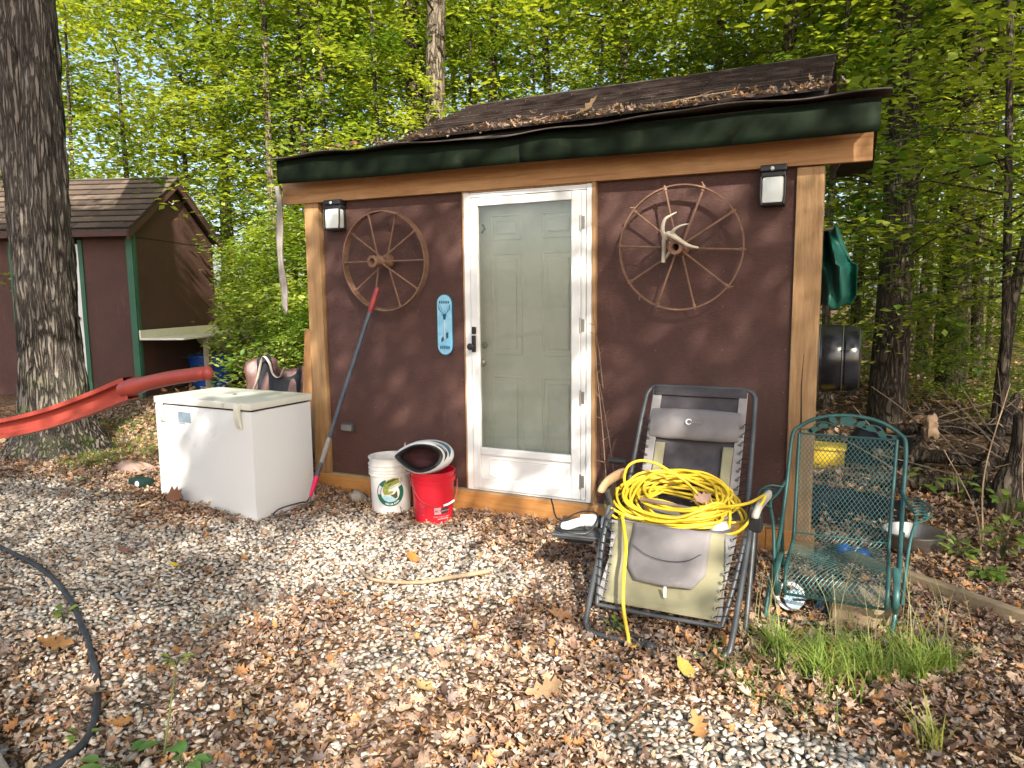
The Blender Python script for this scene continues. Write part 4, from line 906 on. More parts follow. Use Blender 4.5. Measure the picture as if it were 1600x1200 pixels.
# seat and leg panel
pan('seat', 1.42, 1.95, (-.76, .45), (-1.08, .43), M_fab_grey, .05, .004, 6)
def legx0(v): return 1.385+.03*v+.01*math.sin(v*PI)
def legx1(v): return 1.985-.045*v
P0, P1 = (-1.09, .432), (-1.33, .115)
def lp(name, x0, x1, v0, v1, mat, lift, seed, th=.004, sag=.02, wr=.007):
    a = Vector((0, P0[0], P0[1])); b_ = Vector((0, P1[0], P1[1])); q0, q1 = a.lerp(b_, v0), a.lerp(b_, v1)
    nrm = Vector((0, (b_-a).z, -(b_-a).y)).normalized(); nrm = -nrm if nrm.y > 0 else nrm
    f = lambda v: v0+(v1-v0)*v
    return build(name, MB().grid(cloth(lambda v: legx0(f(v))+x0, lambda v: legx1(f(v))-x1, q0+nrm*lift, q1+nrm*lift, sag*(v1-v0), wr, seed), 18, 14), mat, zc, 60, None, th)
lp('leg_panel', 0.0, 0.0, 0, 1, M_fab_olive, 0, 7)
lp('leg_webbing', -.0, .555, 0, 1, M_strip, .006, 8, sag=0); lp('leg_webbing', .545, .0, 0, 1, M_strip, .006, 9, sag=0)
def calf(u, v):
    hw = .185*(1-.28*max(0, v-.75)/.25*1.0) if v > .75 else .185
    x = 1.685+(u*2-1)*hw; a = Vector((0, P0[0], P0[1])).lerp(Vector((0, P1[0], P1[1])), v*.70); return (x, a.y-.014*math.cos((u-.5)*2.2)-.003, a.z+.006+.003*mnoise.noise(Vector((x*8, v*4, 2))))
build('calf_pad', MB().grid(calf, 16, 16), M_fab_grey, zc, 60, None, .006)
build('pad_seam', MB().tube(bez([(1.52, -1.185, .355), (1.60, -1.215, .325), (1.69, -1.225, .315), (1.78, -1.215, .325), (1.84, -1.185, .355)], 4), .0022, 4), M_fab_dark, zc)
build('pull_tab', MB().b2((1.70, -1.312, .175), (1.712, -1.305, .225)), M_print_w, zc)
# laces and eyelets
eyeM = M_steel; lace = MB(); eye = MB()
for i in range(10):
    v = .05+.92*i/9; a = Vector((0, P0[0], P0[1])).lerp(Vector((0, P1[0], P1[1])), v)
    for (x, s, xt) in ((legx0(v)+.012, -1, 1.365+.0*v), (legx1(v)-.012, 1, 2.015)):
        c = Vector((x, a.y-.012, a.z+.006)); eye.lathe([(.005, 0), (.009, 0), (.009, .003), (.005, .003)], 10, c, RX(PI/2-.6), closed=True)
        lace.tube(bez([c, c+Vector((s*.012, -.008, .012)), Vector((xt, a.y+.0, a.z+.025)), Vector((xt+s*.008, a.y+.012, a.z+.01)), c+Vector((s*.004, .01, -.018))], 3), .0024, 5)
for i in range(10):
    t = .30+.62*i/9
    for (x, s) in ((1.437, -1), (1.922, 1)):
        b0 = Vector(bt(x, t)); c = b0+Vector((0, -.018, .006)); eye.lathe([(.005, 0), (.009, 0), (.009, .003), (.005, .003)], 10, c, RX(PI/2+.5), closed=True)
        lace.tube(bez([c, c+Vector((s*.015, -.004, .018)), b0+Vector((s*.045, .0, .025)), b0+Vector((s*.05, .012, .0)), c+Vector((s*.004, .015, -.02))], 3), .0026, 5)
o_ = build('lacing', lace, M_black, zc); o_['kind'] = 'stuff'; build('eyelets', eye, eyeM, zc)['kind'] = 'stuff'
# frames
def u_loop(name, pts, r=.0135): return build(name, MB().tube(bez(pts, 6), r, 10), M_tube, zc, 60)
u_loop('front_leg_frame', [(1.325, -.90, .56), (1.335, -1.0, .45), (1.365, -1.38, .10), (1.38, -1.44, .035), (1.43, -1.465, .016), (1.68, -1.475, .014), (1.95, -1.47, .016), (2.0, -1.45, .03), (2.02, -1.40, .09), (2.035, -1.05, .45), (2.035, -.94, .56)])
u_loop('rear_leg_frame', [(1.335, -1.02, .56), (1.345, -.95, .45), (1.37, -.64, .10), (1.39, -.60, .035), (1.44, -.58, .016), (1.68, -.58, .014), (1.93, -.58, .016), (1.98, -.60, .03), (2.01, -.64, .09), (2.05, -1.0, .47), (2.045, -1.04, .56)])
u_loop('front_leg_frame', [(2.052, -1.0, .53), (2.052, -1.06, .40), (2.050, -1.20, .10), (2.048, -1.23, .02)], .0125)
u_loop('seat_tube', [(1.365, -.74, .50), (1.36, -.9, .46), (1.36, -1.08, .43), (1.365, -1.2, .28), (1.395, -1.345, .10)], .011); u_loop('seat_tube', [(2.0, -.74, .50), (2.015, -.9, .46), (2.018, -1.08, .43), (2.0, -1.2, .28), (1.965, -1.345, .10)], .011)
build('foot_bar', MB().tube([(1.395, -1.345, .10), (1.68, -1.35, .098), (1.965, -1.345, .10)], .010, 8), M_tube, zc, 60)
build('floor_bar', MB().tube([(1.40, -1.30, .018), (1.6, -1.42, .018), (1.70, -1.475, .018)], .011, 8).ball((1.69, -1.49, .02), (.028, .02, .02), 10, 6), M_tube, zc, 60)
def arm(x, z, mat):
    return build('armrest', MB().tube(bez([(x-.01, -1.06, z-.02), (x-.006, -1.05, z), (x, -.98, z+.02), (x+.012, -.85, z+.025), (x+.022, -.72, z+.015)], 5), [.012, .024, .028]+[.029]*16+[.02, .012], 12, flat=.62), mat, zc, 60)
arm(1.325, .575, M_arm); arm(2.065, .535, M_arm2)
build('pivot', MB().b2((1.315, -1.0, .48), (1.345, -.90, .565), .006), M_black, zc); build('pivot', MB().b2((2.03, -1.06, .45), (2.085, -.98, .53), .008), M_black, zc)
build('grip_bar', MB().tube([(1.27, -.78, .66), (1.36, -.78, .66)], .016, 10), M_black, zc, 60)
# side tray with a handheld appliance on it
tr = thing('side_tray', 'dark plastic side tray sticking out left of the recliner arm', 'tray', (1.2, -.9, .3))
tT = Matrix.Translation((1.19, -.93, .30)) @ Matrix.Rotation(.10, 4, 'Z')
build('tray_top', MB(tT).b2((-.15, -.125, -.010), (.17, .125, .008), .008), M_tube, tr)
build('tray_rim', MB(tT).tube([(-.15, -.125, .008), (.17, -.125, .008), (.17, .125, .008), (-.15, .125, .008), (-.15, -.125, .008)], .007, 6), M_tube, tr); build('bracket', MB(tT).b2((.14, -.03, -.03), (.20, .05, .10), .006), M_black, tr); build('cup_holder', MB(tT).b2((-.1, -.06, -.05), (.05, .02, -.011), .006), M_black, tr)
hd_ = thing('heat_gun', 'white handheld appliance with black cable coiled on the side tray', 'appliance', (1.17, -.92, .31))
build('housing', MB(tT).tube(bez([(-.03, .03, .045), (.02, .035, .05), (.08, .04, .045), (.13, .045, .04), (.155, .047, .038)], 4), [.034]*6+[.032]*6+[.028, .027, .026, .022, .02], 12), M_print_w, hd_, 50)
build('handle', MB(tT).tube(bez([(-.01, .03, .045), (-.05, .0, .04), (-.09, -.03, .03), (-.12, -.02, .02)], 4), [.024]*12+[.012], 10), M_lampw, hd_, 50)
build('collar', MB(tT).tube([(.06, .038, .047), (.075, .04, .046)], .0345, 12), M_black, hd_, 50)
build('cable', MB(tT).tube(bez([(-.12, -.02, .02), (-.15, -.06, .02), (-.08, -.10, .018), (.03, -.07, .018), (.06, .02, .085), (-.02, .06, .09), (-.10, .03, .06), (-.13, -.04, .02), (-.07, -.09, .025), (.02, -.06, .03), (-.06, .07, .02), (-.17, .06, .03), (-.23, .16, .08), (-.25, .2, .10)], 8), .0045, 6), M_black, hd_)

# ---- yellow extension cord
def cordpath():
    pts = []; random.seed(11)
    cx, cy, cz = 1.655, -.90, .475
    tilt = -.42
    for k in range(21):
        rx = random.uniform(.10 if k % 3 == 0 else .19, .32); ry = random.uniform(.06 if k % 3 == 0 else .12, .215); ox = random.uniform(-.045, .06); oy = random.uniform(-.03, .03); ph = random.uniform(-.5, .5)
        hz = .0028*k+random.uniform(-.025, .05)
        for j in range(10):
            a = 2*PI*j/10+ph*.2; x = ox+rx*math.cos(a); y = oy+ry*math.sin(a)
            z = hz+random.uniform(-.012, .012)
            pts.append((cx+x, cy+y*math.cos(tilt)-z*math.sin(tilt)*.3, cz+z+y*math.sin(-tilt)*.9))
    return pts
cp = cordpath()
cord = thing('extension_cord', 'bright yellow extension cord coiled on the grey recliner seat', 'cord', (1.66, -.9, .45))
build('coils', MB().tube(bez(cp, 4), .0072, 7), M_yellow, cord, 60)
def wp(px, py, y):  # a point on a plane of constant y used for the loose loops
    d = F_*1121.75+R2*(px-800)-U2*(py-600); t = (y-CAM[1])/d[1]; return tuple(CAM+d*t)
loops = [(1.42, -.88, .50), (1.39, -.90, .58), (1.405, -.90, .66), (1.46, -.88, .695), (1.54, -.86, .685), (1.63, -.86, .645), (1.74, -.86, .605), (1.86, -.87, .565), (1.93, -.88, .53), (1.98, -.90, .45), (1.955, -1.0, .40), (1.90, -1.05, .41)]
build('loop', MB().tube(bez(loops, 6), .0076, 7), M_yellow, cord, 60)
loops = [(1.44, -.95, .50), (1.47, -.93, .57), (1.53, -.92, .635), (1.60, -.91, .655), (1.67, -.91, .64), (1.74, -.91, .59), (1.80, -.92, .53), (1.83, -.93, .50), (1.88, -.96, .52), (2.01, -.98, .56), (2.09, -.99, .61), (2.05, -1.03, .53), (1.99, -1.06, .45), (1.90, -1.08, .42), (1.8, -1.1, .415)]
build('loop', MB().tube(bez(loops, 6), .0076, 7), M_yellow, cord, 60)
build('hanging_length', MB().tube(bez([(1.60, -1.05, .45), (1.50, -1.08, .455), (1.445, -1.10, .47), (1.47, -1.17, .43), (1.505, -1.25, .36), (1.525, -1.35, .26), (1.545, -1.42, .15), (1.585, -1.48, .05), (1.605, -1.50, .012), (1.66, -1.46, .014)], 6), .0088, 8), M_yellow, cord, 60)
st_ = tag(build('stick', MB().tube([(1.50, -1.0, .53), (1.62, -1.01, .525), (1.76, -1.0, .51)], [.008, .011, .007], 7), M_twig, at=(1.6, -1, .52)), 'short brown stick lying across the yellow cord coil', 'stick')
one_leaf('dead_leaf', 'maple', (1.80, -.93, .545), .10, (.5, -.3, .8), (.42, .26, .20), 'dry pinkish leaf caught in the yellow cord on the recliner', group='dead leaves')
tag(build('plastic_scrap', MB().ball((1.89, -.98, .42), (.055, .05, .04), 10, 7).ball((1.87, -.85, .47), (.05, .045, .05), 9, 7), mat_basic('pale_blue_plastic', (.50, .58, .60), (.62, .66, .66), 25, .3, .5, 30), smooth=60, at=(1.89, -.95, .42)), 'crumpled pale plastic under the cord at the right of the seat', 'plastic scrap')

# ------------------------------------------------------------------ green iron chair
gc = thing('iron_chair', 'teal wrought iron mesh chair with leaf scroll top right of the recliner', 'chair', (2.4, -.7, 0))
bx0, bx1 = 2.165, 2.675
def bp(u, t):   # back surface: u across 0..1, t 0 top .. 1 bottom
    return Vector((bx0+.03*(t)+(bx1-bx0-.045*t)*u-.02*t, -.36-.16*t, .80-.50*t))
side = []
pth = [Vector((0, -.36, .80)), Vector((0, -.44, .55)), Vector((0, -.52, .31)), Vector((0, -.60, .275)), Vector((0, -.80, .285)), Vector((0, -.93, .285)), Vector((0, -1.0, .262)), Vector((0, -1.03, .215)), Vector((0, -1.015, .17)), Vector((0, -.97, .145))]
cur = bez(pth, 8)
# arc length
al = [0]
for i in range(1, len(cur)): al.append(al[-1]+(cur[i]-cur[i-1]).length)
tot = al[-1]
def surf(u, s):
    s = max(0, min(tot, s)); i = min(len(cur)-2, max(0, int(np.searchsorted(al, s)-1))); t = (s-al[i])/max(1e-6, al[i+1]-al[i]); q = cur[i].lerp(cur[i+1], t)
    w_ = 1-.10*s/tot; x = (bx0+bx1)/2-.02*s/tot+(u-.5)*(bx1-bx0-.05)*w_
    return Vector((x, q.y, q.z))
mw, mh = .0215, .030     # expanded metal diamonds
msh = MB(); wx = (bx1-bx0-.05); nU = int(wx/mw); nS = int(tot/(mh))
def seg(m, a, b_, r=.0013):
    d = (b_-a); n_ = Vector((0, -1, .25)).cross(d)
    if n_.length < 1e-6: return
    n_ = n_.normalized()*r; k = Vector((0, -.0016, .0006)); m.faces([a-n_, a+n_, b_+n_, b_-n_, a-n_+k, a+n_+k, b_+n_+k, b_-n_+k], [(0, 1, 2, 3), (4, 7, 6, 5), (0, 4, 5, 1), (2, 6, 7, 3)][:3])
for j in range(nS*2):
    for i in range(nU):
        o = .5 if j % 2 else 0
        a = surf(min(1, (i+o)/nU), j*tot/(nS*2)); b_ = surf(min(1, (i+o+.5)/nU), (j+1)*tot/(nS*2)); c_ = surf(max(0, (i+o-.5)/nU), (j+1)*tot/(nS*2))
        if (i+o) <= nU: seg(msh, a, b_); seg(msh, a, c_)
mo = build('mesh_panel', msh, M_teal, gc)
mo['kind'] = 'stuff'
for u in (0, 1): build('side_rail', MB().tube([surf(u, s) for s in np.linspace(0, tot, 40)], .009, 8), M_teal, gc, 60)
build('top_rail', MB().tube([surf(0, 0), surf(.5, 0), surf(1, 0)], .008, 8, flat=.6), M_teal, gc, 60)
build('front_lip', MB().tube([surf(0, tot), surf(.5, tot), surf(1, tot)], .007, 8), M_teal, gc, 60)
build('cross_rail', MB().tube([surf(0, .52), surf(.5, .52), surf(1, .52)], .005, 6), M_teal, gc, 60)
# outer frame hoop: legs up to arch
hoop = bez([(2.105, -.99, -.01), (2.115, -.93, .13), (2.13, -.80, .27), (2.135, -.60, .36), (2.145, -.46, .56), (2.155, -.37, .78), (2.19, -.345, .835), (2.28, -.33, .885), (2.42, -.325, .905), (2.56, -.33, .885), (2.66, -.345, .83), (2.69, -.37, .77), (2.685, -.46, .56), (2.675, -.62, .36), (2.665, -.80, .27), (2.65, -.93, .13), (2.635, -.98, -.01)], 6)
build('outer_hoop', MB().tube(hoop, .0105, 9), M_teal, gc, 60)
for x in (2.12, 2.69): build('rear_leg', MB().tube(bez([(x, -.50, .36), (x, -.34, .22), (x+.005, -.25, .0)], 5), .0105, 9), M_teal, gc, 60)
build('ground_rod', MB().tube([(2.105, -.99, .03), (2.38, -.985, .025), (2.64, -.98, .02)], .0045, 6), M_teal, gc, 60)
# spring plates at the seat sides
for x in (2.155, 2.645): build('spring_bracket', MB().tube(bez([(x, -.86, .30), (x, -.99, .27), (x, -1.03, .20), (x, -.96, .13), (x, -.86, .15)], 5), .013, 10, flat=.5), M_teal, gc, 60)
# leaf scroll crest
cr = MB(); yy = -.335
def scr(pts, r=.0035): cr.tube(bez([(x, yy-.0*x, z) for x, z in pts], 6), r, 6)
scr([(2.19, .815), (2.25, .825), (2.32, .835), (2.38, .855), (2.42, .865)]); scr([(2.66, .805), (2.58, .825), (2.52, .835), (2.46, .855), (2.42, .865)])
scr([(2.25, .825), (2.27, .855), (2.31, .865), (2.36, .85)]); scr([(2.59, .825), (2.57, .852), (2.53, .862), (2.47, .85)])
def flat_leaf(cx, cz, l, wd, a):
    n = 10; P = []
    for i in range(n):
        t = 2*PI*i/n; x = math.cos(t)*l/2; z = math.sin(t)*wd/2*(1-.35*math.cos(t)); P.append((cx+x*math.cos(a)-z*math.sin(a), cz+x*math.sin(a)+z*math.cos(a)))
    cr.prism(P, yy-.003, yy+.003)
for q in [(2.26, .822, .055, .030, .3), (2.305, .846, .05, .028, .2), (2.352, .876, .05, .028, -.6), (2.24, .812, .03, .02, -.5), (2.485, .868, .05, .028, .5), (2.53, .845, .052, .03, -.4), (2.585, .815, .05, .032, -.8), (2.64, .80, .035, .02, -1.1)]: flat_leaf(*q)
rose = [(2.42+.038*(1+.12*math.cos(5*t))*math.cos(t), .877+.026*(1+.12*math.cos(5*t))*math.sin(t)) for t in np.linspace(0, 2*PI, 30)[:-1]]
cr.prism(rose, yy-.006, yy+.006); build('leaf_scroll', cr, M_teal, gc)
# arms with scroll ends
for (x, s) in ((2.14, -1), (2.675, 1)):
    am = MB(); am.tube(bez([(x, -.44, .56), (x+s*.03, -.58, .52), (x+s*.05, -.74, .51), (x+s*.02, -.86, .42), (x, -.92, .16)], 6), .008, 8)
    am.tube(bez([(x+s*.01, -.52, .54), (x+s*.075, -.56, .55), (x+s*.115, -.66, .535), (x+s*.09, -.76, .515), (x+s*.035, -.80, .50)], 6), .005, 6)
    for k in range(5):
        f = k/5; a = Vector((x+s*.04, -.56-.05*k, .53)); am.tube(bez([a, a+Vector((s*.03, .01, .004)), a+Vector((s*.055, -.012, .0)), a+Vector((s*.03, -.03, 0))], 4), .004, 5)
    build('armrest', am, M_teal, gc, 60)

# ------------------------------------------------------------------ small things behind and under
def lump(name, c, r, mat, lb, cat, seed=0, amp=.25, smooth=60, seg=18, rings=12, **kw):
    m = MB().ball((0, 0, 0), 1, seg, rings); v2 = []
    for (x, y, z) in m.v:
        k = 1+amp*mnoise.noise(Vector((x*1.8+seed, y*1.8, z*1.8))); v2.append((c[0]+x*r[0]*k, c[1]+y*r[1]*k, c[2]+z*r[2]*k))
    m.v = v2; return tag(build(name, m, mat, smooth=smooth, at=(c[0], c[1], c[2]-r[2])), lb, cat, **kw)
blk = tag(build('timber_block', MB(Matrix.Translation((2.50, -.78, .0)) @ Matrix.Rotation(.10, 4, 'Z')).b2((-.12, -.13, -.02), (.13, .14, .125), .008), M_plank, at=(2.5, -.78, 0)), 'sawn timber block on the leaves under the teal iron chair', 'timber')
dsc = thing('speaker_disc', 'pale blue and white round discs lying under the front of the iron chair', 'disc', (2.215, -.78, .06))
build('disc', MB().lathe([(.001, 0), (.04, .004), (.045, 0), (.04, -.006), (.001, -.006)], 24, (2.225, -.87, .085), RX(1.05) @ RY(.1)), mat_basic('pale_blue_enamel', (.42, .60, .72), None, 9, .3, 0), dsc, 50)
build('outer_ring', MB().lathe([(.05, 0), (.062, .006), (.068, 0), (.06, -.006)], 28, (2.205, -.84, .085), RX(1.05) @ RY(.1), closed=True), M_print_w, dsc, 50)
build('spindle', MB().tube([(2.225, -.875, .085), (2.27, -.87, .09), (2.30, -.86, .10)], .006, 6), M_black, dsc); dsc.name = 'enamel_disc'
tag(build('blue_wrapper', MB().grid(lambda u, v: (2.30+.12*u, -.84+.08*v, .02+.05*mnoise.noise(Vector((u*4, v*4, 1)))+.03*math.sin(u*5)), 14, 10), mat_basic('navy_plastic', (.02, .04, .10), (.08, .14, .16), 20, .4, .2, 40), smooth=60, solid=.002, at=(2.36, -.8, .02)), 'crumpled navy wrapper on the leaves behind the timber block', 'wrapper')
dt = thing('blue_toy', 'blue dumbbell shaped dog toy on the leaves seen through the iron chair', 'toy', (2.48, .10, .02))
tz_ = ghf(2.48, .1)+.04
build('ball_end', MB().ball((2.425, .125, tz_), .042, 14, 10), M_blue, dt, 60); build('ball_end', MB().ball((2.525, .085, tz_), (.048, .045, .04), 14, 10), M_blue, dt, 60)
build('middle', MB().tube([(2.44, .12, tz_), (2.51, .09, tz_)], .024, 12), M_blue, dt, 60); build('white_band', MB().tube([(2.505, .095, tz_), (2.513, .09, tz_)], .040, 14), M_print_w, dt, 60)
bz = ghf(2.82, .38)
tag(build('dog_bowl', MB().lathe([(.001, .0), (.125, .0), (.15, .03), (.165, .10), (.178, .104), (.178, .11), (.162, .109), (.142, .035), (.12, .012), (.001, .012)], 40, (2.80, .42, bz+.012)), M_steel, smooth=35, at=(2.80, .42, bz)), 'dented steel dog bowl on the leaves behind the iron chair', 'bowl')
eb = Matrix.Translation((2.62, -.19, 0)); A_, B_ = Vector((2.45, -.02, .03)), Vector((4.2, -1.30, .03)); dd = (B_-A_); ang = math.atan2(dd.y, dd.x)
tag(build('edging_timber', MB(Matrix.Translation(A_) @ Matrix.Rotation(ang, 4, 'Z')).b2((0, -.03, -.06), (dd.length, .03, .045), .006), M_plank, at=tuple(A_)), 'weathered edging timber lying diagonally on the leaves at right', 'timber')
# yellow container, dark tarps, logs behind the chair
yc = thing('yellow_crate', 'yellow plastic container on the ground beyond the shed corner', 'container', (2.17, 2.35, 0))
build('container_body', MB().b2((2.02, 2.36, .0), (2.40, 2.60, .17), .02), mat_basic('yellow_plastic', (.72, .50, .02), None, 9, .4, .2, 30), yc, 40); build('container_lid', MB().b2((2.01, 2.34, .171), (2.41, 2.62, .20), .01), mat_basic('yellow_plastic', (.72, .50, .02)), yc, 40)
def drape(x0, x1, y0, y1, h, seed, amp=.06):
    def fn(u, v):
        x = x0+(x1-x0)*u; y = y0+(y1-y0)*v; e = min(1, 5*min(u, 1-u, v, 1-v)); return (x, y, ghf(x, y)+.008+h*e*(1+.25*mnoise.noise(Vector((x*3, y*3, seed))))+amp*mnoise.noise(Vector((x*7, y*7, seed)))*e)
    return MB().grid(fn, 34, 34)
tag(build('dark_tarp', drape(2.36, 3.05, 2.5, 3.3, .28, 1), M_tarp_k, smooth=60, solid=.004, at=(2.7, 2.9, 0)), 'navy tarp heap on the ground beyond the iron chair, beside the yellow container', 'tarp')
tag(build('black_sheet', MB().grid(lambda u, v: (2.14+.66*u+.12*v*0, .80+.75*v-.28*u, ghf(2.4, 1)+.02+.06*v+.05*mnoise.noise(Vector((u*5, v*4, 3)))), 26, 26), M_tarp_k, smooth=60, solid=.004, at=(2.4, 1.1, 0)), 'black plastic sheet lying flat behind the iron chair', 'plastic sheet')
# logs / brush at right
def log(p, q, r, lb, mat=M_trunk, nm='log', grp='logs in the brush pile'):
    p, q = Vector(p), Vector(q); mid = (p+q)/2+Vector((0, 0, random.uniform(-.03, .03)))
    pts = bez([p, p.lerp(q, .3)+Vector((0, random.uniform(-.03, .03), random.uniform(-.02, .02))), p.lerp(q, .7)+Vector((0, random.uniform(-.03, .03), random.uniform(-.02, .02))), q], 4)
    return tag(build(nm, MB().tube(pts, [r*(1.05-.25*i/12) for i in range(13)], 9), mat, smooth=60, at=tuple(p)), lb, 'log' if nm == 'log' else 'branch', grp)
log((2.75, 2.2, .42), (4.3, 2.45, .46), .045, 'topmost pole of the brush pile, with a pale cut end'); log((2.6, 2.0, .24), (4.2, 2.1, .22), .055, 'middle dark pole of the brush pile right of the iron chair')
log((2.6, 1.85, .08), (4.1, 1.75, .09), .06, 'lowest dark pole of the brush pile, lying on the leaves'); log((3.25, 1.7, .0), (3.62, 2.4, .72), .045, 'dark pole leaning across the middle of the brush pile')
log((2.75, 1.7, .0), (3.05, 2.3, .58), .04, 'dark pole leaning across the left of the brush pile'); log((3.55, 1.7, .05), (4.3, 2.2, .32), .05, 'thick pale log end at the right of the brush pile', M_trunkpale)
tag(build('log_end', MB().tube([(2.70, 2.19, .42), (2.755, 2.195, .42)], .036, 10), M_post, smooth=40, at=(2.7, 2.19, .4)), 'pale sawn end of the topmost brush pile pole', 'log')
for i, (p, q, r) in enumerate([((3.15, .35, 0), (2.99, .95, .52), .006), ((3.15, .35, .1), (3.35, 1.1, .95), .006), ((3.35, .9, 0), (3.55, .6, 1.2), .007), ((3.45, .5, 0), (3.4, .9, .8), .005)]):
    mb = MB().tube(bez([p, Vector(p).lerp(Vector(q), .4)+Vector((.05*(-1)**i, 0, .02)), q], 6), [r*(1-.5*k/12) for k in range(13)], 6)
    for k in range(4):
        a = Vector(p).lerp(Vector(q), .45+.13*k); mb.tube([a, a+Vector((random.uniform(-.12, .12), random.uniform(-.05, .05), random.uniform(.02, .12)))], [r*.6, r*.2], 4)
    tag(build('bare_sapling', mb, M_drytwig, at=p), ['short bare stem forking up beside the brush pile', 'long pale bare stem arching over the brush pile', 'bare stem hanging at the right edge', 'thin bare stem before the right edge trunk'][i], 'sapling', 'bare stems at the right edge')
bc = lump('leaf_clump', (2.99, 1.95, .50), (.06, .05, .08), M_drytwig, 'curled pale dead leaves snagged on the brush pile', 'leaf clump', 3, .9)
def tangle(c, n, size, r):
    m = MB()
    for i in range(n):
        q = Vector(c)+Vector((random.gauss(0, size*.4), random.gauss(0, size*.3), random.uniform(0, size*.5))); d = Vector((random.gauss(0, 1), random.gauss(0, .6), random.gauss(.3, .6))).normalized()
        m.tube(bez([q, q+d*size*.3+Vector((0, 0, random.uniform(-.05, .05))), q+d*size*.6+Vector((random.uniform(-.06, .06), 0, random.uniform(-.08, .04)))], 4), [r*(1-.08*k) for k in range(9)], 5)
    return m
o = build('brush_tangle', tangle((3.7, 2.3, .0), 120, 1.0, .008), M_twig, at=(3.7, 2.3, 0)); tag(o, 'tangle of fine dead branches behind the brush pile poles', 'brush', kind='stuff')
o = build('brush_tangle', tangle((-3.3, 1.9, .2), 90, .8, .008), M_twig, at=(-3.3, 1.9, .2)); tag(o, 'tangle of dead sticks on the ground between the two sheds', 'brush', kind='stuff')

# barrel + stand and green tarp on the right side of the shed
bs = thing('barrel_stand', 'rough wooden rack behind the shed carrying the black drum', 'rack', (2.1, 2.35, 0))
for (x, y) in ((1.75, 2.12), (1.75, 2.6), (2.08, 2.12), (2.08, 2.6)): build('leg', MB().b2((x-.035, y-.035, -.05), (x+.035, y+.035, .66)), M_trunk, bs)
for y in (2.12, 2.6): build('rail', MB().b2((1.65, y-.04, .661), (2.30, y+.04, .70)), M_trunk, bs)
dr = thing('black_drum', 'glossy black plastic drum lying on its side behind the right corner post', 'drum', (2.1, 2.36, .73))
dp = [(.001, 0), (.22, 0), (.262, .02), (.280, .06), (.284, .12), (.278, .13), (.278, .15), (.286, .165), (.290, .26), (.286, .30), (.296, .312), (.296, .33), (.288, .342), (.290, .40), (.298, .412), (.298, .43), (.290, .442), (.290, .62), (.27, .86), (.22, .88), (.001, .88)]
build('drum_body', MB().lathe(dp, 48, (2.49, 2.36, .985), RY(-PI/2)), M_black_gloss, dr, 30)
build('drum_ribs', MB().lathe([(.299, .318), (.302, .321), (.299, .324)], 48, (2.49, 2.36, .985), RY(-PI/2)).lathe([(.301, .418), (.304, .421), (.301, .424)], 48, (2.49, 2.36, .985), RY(-PI/2)).lathe([(.286, .14), (.289, .143), (.286, .146)], 48, (2.49, 2.36, .985), RY(-PI/2)), M_steel, dr, 30)
def gt(u, v):
    x = 2.205+.225*u*(1-.35*(1-v)**2 if v < .4 else 1)*(.68+.32*min(1, v*2.2)); z = 1.97-.52*v-.03*u*math.sin(v*3)
    y = 1.0+.10*math.sin(u*7+v*2)+.05*math.sin(u*13-v*5)-.08*math.sin(v*PI)
    if v > .85: x -= .04*(v-.85)/.15*u
    return (x, y, z+.02*math.sin(u*9))
tag(build('green_tarp', MB().grid(gt, 34, 34), M_tarp_g, smooth=60, solid=.004, at=(2.3, 1.0, 1.45)), 'dark green tarp hanging on the right side of the shed above the drum', 'tarp')
tag(build('peg_rail', MB().tube([(2.10, 1.0, 1.965), (2.29, 1.0, 1.975)], .012, 8), M_grey_wood, at=(2.1, 1.0, 1.96)), 'short wooden peg holding up the green tarp', 'peg')
# left side: leaning plank, brown tarp, hanging strip
tag(build('leaning_plank', MB().prism([(-1.86, .03), (-1.75, .03), (-1.745, 1.27), (-1.85, 1.28)], .28, .31, lambda q: (q[0], q[1]+.10*q[2], q[2])), M_lumber, at=(-1.74, .28, 0)), 'reddish plank standing upright just left of the left post', 'plank')
tag(build('leaning_plank', MB().prism([(-1.66, .03), (-1.60, .03), (-1.50, .95), (-1.55, .96)], .12, .14, lambda q: (q[0], q[1]+.05*q[2], q[2])), M_grey_wood, at=(-1.63, .12, 0)), 'thin grey board leaning between the freezer and the left post', 'plank')
def bt_(u, v):
    x = -2.78+.80*u; top = .88+.07*math.sin(u*5.5+.4)+.10*u; z = ghf(x, .8)+(top-.1)*(1-v)+.02; y = .62-.22*v+.06*math.sin(u*7+v*2)+.02*math.sin(u*17-v*6)+.03*mnoise.noise(Vector((u*9, v*6, 2)))
    return (x+.04*math.sin(v*4+u*6), y, z)
tag(build('brown_tarp', MB().grid(bt_, 50, 30), M_tarp_b, smooth=60, solid=.005, at=(-2.5, .6, .1)), 'brown tarp with pale edge draped over a heap between freezer and shed', 'tarp')
bt_edge = bez([(-2.62, .545, .70), (-2.55, .53, .80), (-2.48, .52, .97), (-2.42, .50, 1.02), (-2.36, .50, .96), (-2.30, .48, .86), (-2.22, .47, .84), (-2.15, .46, .93)], 6)
tag(build('tarp_fold', MB().tube(bt_edge, .014, 8, flat=.4), mat_basic('pale_tarp_underside', (.48, .42, .36), None, 9, .6, .2, 40), smooth=60, at=(-2.4, .5, .7)), 'pale folded edge of sheeting lying over the brown tarp', 'tarp')
tag(build('black_sheeting', MB().grid(lambda u, v: (-2.55+.50*u, .535-.06*v+.05*math.sin(u*9+v), ghf(-2.3, .5)+.03+(.80+.10*math.sin(u*6+.5))*(1-v)), 26, 18), M_tarp_k, smooth=60, solid=.004, at=(-2.3, .5, .1)), 'black plastic sheeting hanging under the pale fold beside the post', 'plastic sheet')
